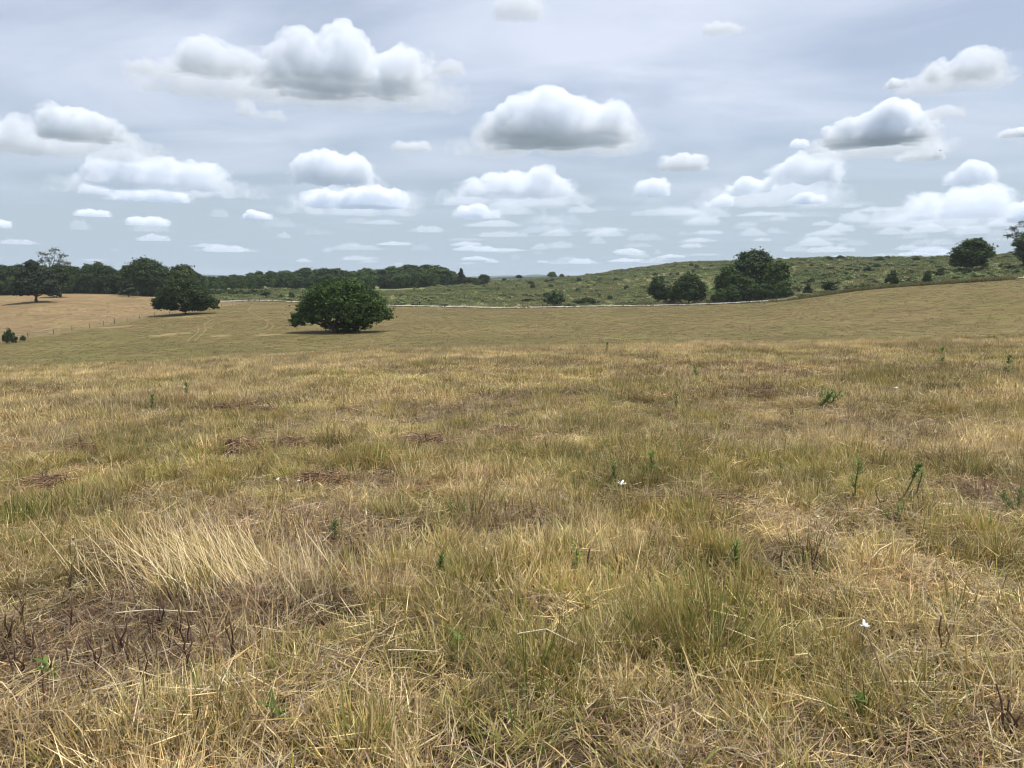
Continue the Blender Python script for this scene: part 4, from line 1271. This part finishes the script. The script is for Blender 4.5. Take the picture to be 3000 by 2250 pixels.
rs = np.random.RandomState(900)
gx_, gy_, gp, gs, gt = [], [], [], [], []
for r0, r1, dens, near in ((1.2, 4.5, 74, True), (4.5, 9.0, 58, True), (9.0, 14.0, 40, True), (14.0, 26.0, 20, False), (26.0, 42.0, 13, False), (42.0, 66.0, 6.5, False)):
    area = R(82) / 2 * (r1 * r1 - r0 * r0)
    n = int(area * dens)
    x, y = annulus(rs, r0, r1, n)
    ks = cover(x, y, rs)
    for kd in set(ks):
        m = ks == kd
        name = str(kd)
        if not near: name = {'dry': 'dryM', 'green': 'greenM', 'thatch': 'dryM', 'pale': 'paleM', 'brown': 'brownM'}[name]
        ids = np.array(KIND[name])
        k = m.sum()
        gx_.append(x[m]); gy_.append(y[m]); gp.append(ids[rs.randint(len(ids), size=k)])
        s = rs.uniform(0.75, 1.2, k)
        hv_ = 0.30 + 1.10 * fnoise(x[m], y[m], 0.7 if near else 1.4, 115, 2)
        gs.append(np.stack([s, s, s * hv_ * rs.uniform(0.75, 1.15, k)], -1))
        b = rs.uniform(0.56, 1.38, k) * ((0.60 + 0.82 * fnoise(x[m], y[m], 1.1, 111)) if near else (0.45 + 1.05 * fnoise(x[m], y[m], 1.6, 111)))
        gt.append(b[:, None] * (1 + rs.normal(size=(k, 3)) * np.array([0.03, 0.03, 0.05])))
    if near:
        k = int(area * 5)
        x, y = annulus(rs, r0, r1, k)
        gx_.append(x); gy_.append(y); gp.append(np.array(KIND['stalk'])[rs.randint(3, size=k)])
        s = rs.uniform(0.6, 1.1, k); gs.append(np.stack([s, s, s], -1)); gt.append(np.ones((k, 3)) * rs.uniform(0.8, 1.15, (k, 1)))
scatter('grass', np.concatenate(gx_), np.concatenate(gy_), np.concatenate(gp), np.concatenate(gs), np.concatenate(gt),
        'dry straw and olive green grass with matted thatch covering the near field', 'grass', rs)

# short sward of the mown valley and the straw field
n = 62000
x, y = annulus(rs, 66, 330, n, 38)
keep = (y < course(ROAD, x / y) - 4)
x, y = x[keep], y[keep]
zc = zone_colors(x, y)
ref = np.array([0.175, 0.125, 0.055])
s = rs.uniform(0.7, 1.3, len(x))
ids = np.array(KIND['far'])
scatter('meadow_grass', x, y, ids[rs.randint(len(ids), size=len(x))], np.stack([s, s, s * rs.uniform(0.3, 0.6, len(x))], -1),
        zc / ref * rs.uniform(0.88, 1.1, (len(x), 1)), 'short olive-brown sward of the mown valley and straw field', 'grass', rs, 0.06)
# rank grass and low scrub behind the road
n = 46000
x, y = annulus(rs, 200, 640, n, 38)
px_ = x / y * F + 1500
keep = (y > course(ROAD, x / y) + 5) & (px_ > 600) & ((px_ > 1250) | (y < 430)) & (y < np.interp(px_, [600, 1400, 1700, 2000, 2500, 3000], [430, 640, 680, 620, 520, 450]))
x, y = x[keep], y[keep]
zc = zone_colors(x, y)
s = rs.uniform(0.6, 1.2, len(x))
ids = np.array(KIND['rank'])
scatter('rank_grass', x, y, ids[rs.randint(len(ids), size=len(x))], np.stack([s * 1.2, s * 1.2, s], -1),
        (zc / np.array([0.165, 0.170, 0.068])) * rs.uniform(0.75, 1.2, (len(x), 1)), 'tall rank green grass covering the hill behind the road', 'grass', rs, 0.06)
m = rs.uniform(size=len(x)) < 0.11 * sstep(0.42, 0.65, fnoise(x, y, 30, 131)) + 0.02
x, y = x[m], y[m]
s = rs.uniform(0.7, 2.0, len(x))
ids = np.array(KIND['scrub'])
scatter('low_scrub', x, y, ids[rs.randint(len(ids), size=len(x))], np.stack([s * 1.3, s * 1.3, s * 0.9], -1),
        np.ones((len(x), 3)) * rs.uniform(0.7, 1.3, (len(x), 1)), 'low green scrub dotted through the rank grass of the hill', 'scrub', rs, 0.06)
# weedy verge between the fence and the road, thick enough on the right slope to hide the road
rn = 5200
pxv = rs.uniform(700, 3200, rn)
thick = (pxv > 2170) & (pxv < 2960) & (rs.uniform(size=rn) < np.interp(pxv, [2170, 2300, 2450, 2900, 2960], [0.02, 0.12, 1, 1, 0.4]))
keep = thick | (rs.uniform(size=rn) < 0.30)
pxv = pxv[keep]; thick = thick[keep]
yv = course(ROAD, (pxv - 1500) / F) - np.where(thick, rs.uniform(2.8, 6.5, len(pxv)), rs.uniform(5.0, 8.0, len(pxv)))
xv = (pxv - 1500) / F * yv
s = np.where(thick, rs.uniform(0.7, 1.15, len(xv)), rs.uniform(0.25, 0.6, len(xv)))
ids = np.array(KIND['rank'])
scatter('verge_grass', xv, yv, ids[rs.randint(len(ids), size=len(xv))], np.stack([s, s, s], -1),
        np.array([0.98, 0.90, 0.80]) * rs.uniform(0.75, 1.15, (len(xv), 1)), 'weedy grass verge along the fence in front of the gravel road', 'grass', rs, 0.06)

# ------------------------------------------------------------------ single plants of the near field
rs = np.random.RandomState(1200)
def place(name, me, px, py, mat, label, cat, group=None, rz=0.0, s=1.0):
    g = ground_hit(px, py)
    o = obj(name, me, None, mat)
    o.location = g; o.rotation_euler = (0, 0, rz); o.scale = (s, s, s)
    tag(o, label, cat, group)
    return o

# pale tussock swept over to the left
parts = []
for k in range(26):
    t = k / 25.0
    cx, cy_ = 0.66 - 1.15 * t + rs.normal() * 0.12, -0.30 + 0.40 * t + rs.normal() * 0.20
    a = blade_arrays(rs, 26, 0.26, 0.22, 0.62, 1.12, 0.0042, [(0.76, 0.63, 0.39), (0.66, 0.52, 0.29), TAN, RUST], [4, 3, 1.5, 0.6], 0.05, bias=(-0.84, 0.52, 0.70), curl=1.18)
    a[0][:, 0] += cx; a[0][:, 1] += cy_
    parts.append(a)
V, Q, c = merge(parts)
place('straw_tussock', mesh_np('straw_tussock', V, Q, colors=c), 610, 1705, M_HERB, 'pale straw tussock swept over to the left in the near grass', 'grass tussock')
V, Q, c = merge([blade_arrays(rs, 520, 0.36, 0.14, 0.32, 0.5, 0.0042, [(0.72, 0.60, 0.39), (0.64, 0.50, 0.30), TAN], [3, 3, 1], 0.05, curl=1.3)])
place('straw_tussock', mesh_np('straw_tussock', V, Q, colors=c), 870, 1740, M_HERB, 'short bleached tussock to the right of the swept pale tussock', 'grass tussock')
V, Q, c = merge([blade_arrays(rs, 330, 0.30, 0.18, 0.38, 0.72, 0.0050, [OLIVE, LEAFG, (0.21, 0.20, 0.06), STRAW], [3, 2.6, 2, 1.6], 0.02, curl=1.5, gauss=True, radial=0.7)])
place('green_tussock', mesh_np('green_tussock', V, Q, colors=c), 2080, 1930, M_HERB, 'arching green grass tussock right of centre near the bottom', 'grass tussock')
V, Q, c = merge([blade_arrays(rs, 260, 0.26, 0.16, 0.34, 0.7, 0.0050, [OLIVE, LEAFG, TAN], [3, 1.6, 1.8], 0.02, curl=1.5, gauss=True, radial=0.7)])
place('green_tussock', mesh_np('green_tussock', V, Q, colors=c), 1560, 2010, M_HERB, 'olive green grass tussock at the bottom centre', 'grass tussock')
V, Q, c = merge([blade_arrays(rs, 360, 0.24, 0.16, 0.32, 0.5, 0.005, [OLIVE, LEAFG, (0.2, 0.2, 0.06)], [3, 2, 2], 0.02, curl=1.5)])
place('green_tussock', mesh_np('green_tussock', V, Q, colors=c), 70, 1545, M_HERB, 'green grass tussock at the left edge of the near field', 'grass tussock')

def stalk_mesh(seed, n, h, r, spread):
    q = np.random.RandomState(seed)
    tubes = []
    for i in range(n):
        a = q.uniform(0, 6.28)
        hh = h * q.uniform(0.55, 1.0)
        e = (math.cos(a) * spread * hh * q.uniform(0.2, 1), math.sin(a) * spread * hh * q.uniform(0.2, 1), hh)
        st = (q.normal() * 0.012, q.normal() * 0.012, -0.03)
        tubes.append((wobble(st, e, q, 5, 0.05), [r, r * .95, r * .85, r * .8, r * .75]))
        if q.uniform() < 0.6:
            m = np.array(st) * 0.45 + np.array(e) * 0.55
            f = m + np.array([q.normal() * 0.05, q.normal() * 0.05, hh * 0.35])
            tubes.append((wobble(m, f, q, 4, 0.06), [r * .7, r * .65, r * .6, r * .55]))
    return tube_mesh('dead_stalk', tubes, 5)
ST = [stalk_mesh(600 + i, [3, 2, 4, 1, 3, 2][i], [0.22, 0.20, 0.19, 0.25, 0.17, 0.23][i], 0.0046, 0.32) for i in range(6)]
left = [(146, 2014), (307, 1999), (266, 1953), (609, 1907), (512, 1917), (451, 1912), (358, 1930), (20, 2158), (31, 1912), (45, 1715), (14, 1712), (205, 1768), (532, 1880), (568, 2014), (650, 1880), (95, 1930), (400, 1990), (700, 1975), (480, 1850), (230, 1870), (60, 2010), (190, 1985), (340, 1950), (560, 1940), (620, 1990), (760, 1900), (820, 1860), (120, 2090), (250, 2060), (440, 2050), (10, 1960), (90, 1860)]
for i, (px, py) in enumerate(left):
    place('dead_stalk', ST[i % 6], px, py, M_DEADWOOD, 'dark brown broken weed stub among the matted straw at lower left', 'dead stalk', 'broken weed stubs at lower left', rs.uniform(0, 6), rs.uniform(0.85, 1.2))
mid = [(1031, 1676, 'dark dead stalk, left one of the pair right of the bleached tussock'), (1056, 1680, 'dark dead stalk, right one of the pair right of the bleached tussock'),
       (1727, 1692, 'single dark stalk beside the yellow-leaved green sprig'), (1591, 1605, 'thin dark stalk in the pale grass at mid picture'), (2361, 1689, 'short dark stalk, left one of two in front of the curled pale stem'),
       (2395, 1701, 'taller dark stalk, right one of two in front of the curled pale stem'), (2750, 1976, 'thick upright brown stalk near the lower right'), (2954, 2193, 'forked brown stalk in the bottom right corner'),
       (2699, 1529, 'dark stalk right of the feathery green tuft'), (2578, 1512, 'dark stub left of the feathery green tuft'), (1600, 1345, 'dark weed stub behind the green patch in mid field'), (2282, 1690, 'lone short stub in the matted grass right of centre')]
for i, (px, py, lab) in enumerate(mid):
    place('dead_stalk', ST[(3, 1, 3, 3, 3, 1, 5, 2, 3, 0, 0, 3)[i]], px, py, M_DEADWOOD, lab, 'dead stalk', None, rs.uniform(0, 6), rs.uniform(0.9, 1.25))
for i in range(26):
    cx, cy_, rx, ry, kd, wt = [p for p in PW if p[4] == 'brown'][3 + i % 13]
    x, y = cx + rs.normal() * rx * 0.45, cy_ + rs.normal() * ry * 0.45
    o = obj('dead_stalk', ST[i % 6], None, M_DEADWOOD)
    o.location = (x, y, Hs(x, y)); o.rotation_euler = (0, 0, rs.uniform(0, 6)); s = rs.uniform(0.7, 1.1); o.scale = (s, s, s)
    tag(o, 'small dark stub standing in the brown weed patches farther up the near field', 'dead stalk', 'dead stubs farther up the near field')

# heaps of cut brown weeds
M_HEAP = mat_plain('cut_weeds', (0.24, 0.155, 0.095), 0.9, 9, 0.7)
def heap(seed, w, d, h, n):
    q = np.random.RandomState(seed)
    tubes = []
    for i in range(n):
        x, y = q.normal() * w * 0.4, q.normal() * d * 0.4
        z = h * math.exp(-(x / w) ** 2 * 2 - (y / d) ** 2 * 2) * q.uniform(0.2, 1.0)
        a = q.uniform(0, 6.28); L = q.uniform(0.08, 0.24); up = q.normal() * 0.22
        e = (x + math.cos(a) * L, y + math.sin(a) * L, max(0.01, z + up * L * 0.6))
        tubes.append((wobble((x, y, z + .03), (e[0], e[1], e[2] + .03), q, 3, 0.08), [0.0048, 0.0042, 0.003]))
    return tube_mesh('weed_heap', tubes, 4)
for i, (px, py, w, d, h, lab) in enumerate([
    (1250, 1318, .46, .34, .14, 'reddish-brown heap of cut weeds left of centre in mid field'), (690, 1322, .40, .35, .10, 'left half of the long brown weed heap in the left mid field'),
    (840, 1318, .42, .34, .11, 'right half of the long brown weed heap in the left mid field'), (655, 1212, .42, .36, .13, 'dark weed heap farther up, left one of a pair'), (765, 1216, .46, .36, .10, 'brown weed heap farther up, right one of a pair'),
    (235, 1338, .24, .22, .12, 'small dark weed heap at mid left'), (150, 1432, .30, .2, .09, 'flat dark weed heap near the left edge'), (2240, 1172, .5, .36, .12, 'arched brown weed heap left of the bright green bushlet'),
    (2050, 1495, .46, .22, .10, 'low brown mat of cut weeds below the white flower'), (1480, 1280, .3, .25, .09, 'faint brown heap at the centre of the mid field'), (930, 1420, .3, .2, .07, 'dark flattened weeds left of the olive patch')]):
    place('weed_heap', heap(700 + i, w * 0.8, d * 0.75, h * 1.2, 230), px, py, M_HEAP, lab, 'weed heap')

# green herbs: stem and leaves
def herb(name, px, py, h, n, label, lean=(0, 0), leaf=(0.05, 0.011), col=(0.105, 0.175, 0.036), top=0.45, bushy=False, stem_r=0.004, yellow=0):
    q = np.random.RandomState(int(px + py))
    g = ground_hit(px, py)
    e = empty(name, g)
    tip = (lean[0] * h, lean[1] * h, h)
    stems = [wobble((0, 0, -0.03), tip, q, 6, 0.03)]
    if bushy:
        stems += [wobble((q.normal() * .02, q.normal() * .02, -.03), (q.normal() * h * .5, q.normal() * h * .4, h * q.uniform(.6, 1)), q, 6, 0.05) for _ in range(9)]
    obj('stem', tube_mesh('stem', [(s, list(np.linspace(stem_r, stem_r * 0.45, 6))) for s in stems], 5), e, M_STEM)
    V, Q, cl = [], [], []
    b = 0
    for i in range(n):
        s = np.array(stems[i % len(stems)])
        t = q.uniform(top if not bushy else 0.15, 1.0)
        k = t * 5; k0 = min(4, int(k)); p = s[k0] * (1 - k + k0) + s[k0 + 1] * (k - k0)
        a = q.uniform(0, 6.28); up = q.uniform(0.1, 0.9) + (t - 0.5) * 0.6
        d = np.array([math.cos(a), math.sin(a), up]); d /= np.linalg.norm(d)
        sd = np.cross(d, [0, 0, 1.0]); sd /= np.linalg.norm(sd) + 1e-6
        L, w = leaf[0] * q.uniform(0.6, 1.25), leaf[1] * q.uniform(0.7, 1.2)
        droop = np.array([0, 0, -L * 0.18])
        V += [p, p + d * L * .45 - sd * w * .5, p + d * L * .45 + sd * w * .5, p + d * L * .8 - sd * w * .32 + droop * .4, p + d * L * .8 + sd * w * .32 + droop * .4, p + d * L + droop]
        Q += [(b, b + 1, b + 2, b), (b + 1, b + 3, b + 4, b + 2), (b + 3, b + 5, b + 4, b + 3)]
        cc = np.array(col) * q.uniform(0.7, 1.35)
        if q.uniform() < yellow: cc = np.array((0.42, 0.36, 0.03))
        cl += [cc] * 6; b += 6
    me = bpy.data.meshes.new('leaves')
    me.from_pydata([tuple(v) for v in V], [], [tuple(dict.fromkeys(f)) for f in Q])
    ca = me.color_attributes.new('Col', 'FLOAT_COLOR', 'POINT')
    ca.data.foreach_set('color', np.hstack([np.array(cl), np.ones((len(cl), 1))]).astype(np.float32).ravel())
    obj('leaves', me, e, M_HERB)['kind'] = 'stuff'
    tag(e, label, 'plant')
    return e
M_STEM = mat_plain('green_stem', (0.13, 0.14, 0.06), 0.7, 30, 0.25)
herb('green_sprig', 1278, 1722, 0.20, 46, 'small upright dark green sprig near the middle of the near grass', (0.15, 0))
herb('green_sprig', 1688, 1705, 0.22, 46, 'green sprig with yellowed lower leaves right of centre', (0.02, 0), yellow=.15)
herb('leafy_weed', 2482, 1500, 0.40, 90, 'upright green-topped weed on the right of the near grass', (0.18, 0), leaf=(0.07, 0.010), top=.45, stem_r=.007)
herb('leafy_weed', 2610, 1500, 0.36, 90, 'green-topped weed leaning right on a thick stem', (0.62, 0.1), leaf=(0.06, 0.010), top=.68, stem_r=.009)
herb('leafy_weed', 2685, 1475, 0.26, 50, 'shorter leaning weed right of the thick-stemmed one', (0.15, 0.1), leaf=(0.05, 0.009), top=.6, stem_r=.008)
herb('feathery_tuft', 2628, 1545, 0.16, 260, 'low feathery bright green tuft below the leaning weeds', leaf=(0.05, 0.006), col=(0.09, 0.19, 0.03), bushy=True)
herb('feathery_tuft', 2980, 1505, 0.18, 160, 'bright green leafy tuft at the right edge', leaf=(0.05, 0.010), col=(0.095, 0.18, 0.036), bushy=True)
herb('feathery_tuft', 2405, 1200, 0.34, 460, 'bright green feathery bushlet standing out in the right mid field', leaf=(0.10, 0.014), col=(0.075, 0.165, 0.03), bushy=True)
for px, py, h, lab in [(1912, 1412, .26, 'small green weed above the white flower'), (1800, 1430, .22, 'small green weed left of the white flower'), (445, 1212, .34, 'green weed in the left mid field'), (1980, 1212, .3, 'faint green weed left of the brown arched heap'),
                       (2760, 1075, .5, 'green weed near the crest at the right'), (2040, 1130, .4, 'green weed below the crest right of centre'), (545, 1172, .36, 'green weed farther up the left field'), (2150, 1700, .2, 'thin green weed above the arching green tussock'),
                       (980, 1610, .2, 'grey-green weed behind the bleached tussock'), (2950, 1110, .5, 'leafy green weed at the right edge below the crest'), (1780, 1040, .5, 'small green weed on the crest right of centre')]:
    herb('green_weed', px, py, h, 80, lab, (rs.normal() * .1, 0), leaf=(0.07 * h / .25, 0.013 * h / .25), top=.3)
for px, py, lab in [(175, 2040, 'light green broad-leaved seedling among the stubs at lower left'), (1340, 1945, 'light green seedling left of the olive tussock'), (2500, 2120, 'broad yellow-green leaves near the bottom right'), (800, 2180, 'pale green seedling at the bottom left of centre'), (345, 1560, 'green sprig growing through the swept tussock')]:
    herb('seedling', px, py, 0.14, 12, lab, (rs.normal() * .2, 0), leaf=(0.06, 0.026), col=(0.16, 0.21, 0.055), top=.3, stem_r=.003)

# white flowers
def flower(px, py, h, n, R_, label, lean=(0, 0)):
    q = np.random.RandomState(int(px * 3 + py))
    g = ground_hit(px, py)
    e = empty('white_flower', g)
    tip = np.array((lean[0] * h, lean[1] * h, h))
    obj('stem', tube_mesh('stem', [(wobble((0, 0, -.03), tip, q, 5, .04), [.003, .003, .0026, .0022, .002])], 5), e, M_STEM)
    for i in range(n):
        a = 6.28 * i / n + q.normal() * .35; L = R_ * q.uniform(.6, 1.3); w = R_ * q.uniform(.28, .45)
        d = np.array([math.cos(a), math.sin(a), q.uniform(.1, 1.0)]); d /= np.linalg.norm(d)
        sd = np.cross(d, [0, 0, 1.0]); sd /= np.linalg.norm(sd)
        nn = np.cross(sd, d) * 0.0015
        ring = [tip, tip + d * L * .4 - sd * w * .5, tip + d * L * .8 - sd * w * .4 + [0, 0, L * .1], tip + d * L, tip + d * L * .8 + sd * w * .4 + [0, 0, -L * .1], tip + d * L * .4 + sd * w * .5]
        V = [tuple(p + nn) for p in ring] + [tuple(p - nn) for p in ring]
        fs = [tuple(range(6)), tuple(range(11, 5, -1))] + [(k, 6 + k, 6 + (k + 1) % 6, (k + 1) % 6) for k in range(6)]
        me = bpy.data.meshes.new('petal'); me.from_pydata(V, [], fs); me.update()
        obj('petal', me, e, M_WHITE)
    tag(e, label, 'flower')
flower(1822, 1462, .12, 6, .045, 'large white ragged flower standing out right of centre', (-.1, 0))
flower(2516, 1935, .16, 9, .030, 'pale greyish-white flower cluster near the lower right', (.1, 0))
flower(2392, 1580, .16, 6, .016, 'tiny white flower in front of the upright weed')
flower(815, 1440, .10, 6, .026, 'small white flower in the olive grass left of centre')
flower(876, 1442, .10, 6, .022, 'small white flower right of its twin in the olive grass')
for px, py, lab in [(832, 1062, 'white flower head on the crest left of centre'), (1708, 1036, 'white flower head on the crest right of centre'), (2875, 1004, 'white flower head on the crest at the far right'), (2620, 1200, 'white flower speck right of the bushlet')]:
    flower(px, py, .32, 6, .045, lab)

def curve_stem(name, pts, r, mat, label):
    """a stem laid along photo pixels over the ground: (px, py, height above ground)"""
    w = []
    for px, py, hgt in pts:
        g = ground_hit(px, py); w.append(g + [0, 0, hgt])
    base = w[0].copy()
    o = obj(name, tube_mesh(name, [([tuple(p - base) for p in w], list(np.linspace(r, r * .5, len(w))))], 6), None, mat)
    o.location = base
    tag(o, label, 'stem')
M_PALE = mat_plain('bleached_stem', (0.62, 0.53, 0.36), 0.7, 30, 0.15)
curve_stem('curled_stem', [(2556, 1700, .02), (2548, 1700, .07), (2550, 1700, .12), (2572, 1690, .16), (2612, 1680, .19)], .0055, M_PALE, 'bleached curled stem on the right of the near grass')
curve_stem('leaning_stem', [(2735, 2249, .0), (2690, 2200, .05), (2640, 2140, .09), (2590, 2080, .13), (2545, 2020, .18), (2527, 1990, .21)], .006, M_DEADWOOD, 'long dark stem leaning left at the lower right')
curve_stem('fallen_stem', [(1140, 1975, .10), (1200, 1980, .12), (1285, 1990, .11)], .004, M_PALE, 'pale fallen straw lying across the grass at the lower centre')
curve_stem('fallen_stem', [(1515, 1955, .14), (1600, 1950, .16), (1690, 1975, .13)], .004, M_PALE, 'pale fallen straw across the olive tussock')
curve_stem('fallen_stem', [(345, 1860, .10), (450, 1855, .12), (590, 1850, .10)], .004, M_PALE, 'pale fallen straw lying across the stubs at lower left')

# ------------------------------------------------------------------ bird
bc = P(2754, 441, 250)
V, Fc = [], []
tube([(0, -.24, -.02), (0, -.16, 0), (0, -.05, .01), (0, .08, .01), (0, .17, .02), (0, .24, .01)], [.02, .05, .075, .065, .04, .012], 8, V, Fc)
me = bpy.data.meshes.new('bird')
for s in (-1, 1):
    b = len(V)
    for t, zc, ch in ((0, .03, .20), (.35, .16, .19), (.7, .17, .14), (1.0, .11, .04)):
        for dz in (.012, -.012):
            V.append((s * (.04 + .5 * t), -ch * .5 - .06 * t, zc + dz)); V.append((s * (.04 + .5 * t), ch * .5 - .06 * t, zc + dz))
    for k in range(3):
        a = b + 4 * k
        for q in ((0, 1, 5, 4), (2, 6, 7, 3), (0, 4, 6, 2), (1, 3, 7, 5)): Fc.append(tuple(a + i for i in q))
    Fc.append((b + 12, b + 13, b + 15, b + 14))
b = len(V)
V += [(-.03, -.2, .0), (.03, -.2, .0), (.09, -.40, -.01), (-.09, -.40, -.01), (-.03, -.2, .015), (.03, -.2, .015), (.09, -.40, .0), (-.09, -.40, .0)]
Fc += [(b, b + 1, b + 2, b + 3), (b + 7, b + 6, b + 5, b + 4), (b + 2, b + 6, b + 7, b + 3), (b + 1, b + 5, b + 6, b + 2), (b, b + 3, b + 7, b + 4)]
me.from_pydata(V, [], [tuple(dict.fromkeys(f)) for f in Fc]); me.update()
bird = obj('bird', me, None, M_BIRD)
bird.location = bc; bird.rotation_euler = (0.1, 0.2, 1.0)
tag(bird, 'small dark bird gliding in the sky at the right', 'bird')

# ------------------------------------------------------------------ haze
import bmesh
bm = bmesh.new()
bmesh.ops.create_cube(bm, size=1.0)
hm = bpy.data.meshes.new('haze'); bm.to_mesh(hm); bm.free()
zlo = float(min(gz.min(), -30)) - 1.0
for v in hm.vertices:
    v.co = (v.co.x * 21000, v.co.y * 21000, zlo if v.co.z < 0 else 110.0)
mh = bpy.data.materials.new('haze'); mh.use_nodes = True
hn = mh.node_tree.nodes; hn.clear()
ho = hn.new('ShaderNodeOutputMaterial'); hv = hn.new('ShaderNodeVolumePrincipled')
hv.inputs['Color'].default_value = (0.80, 0.88, 1.0, 1)
hv.inputs['Density'].default_value = 0.00009
hv.inputs['Anisotropy'].default_value = 0.0
mh.node_tree.links.new(hv.outputs[0], ho.inputs['Volume'])
haze = obj('haze', hm, None, mh)
tag(haze, 'thin pale blue haze over the valley and the far ridges', 'haze', kind='stuff')
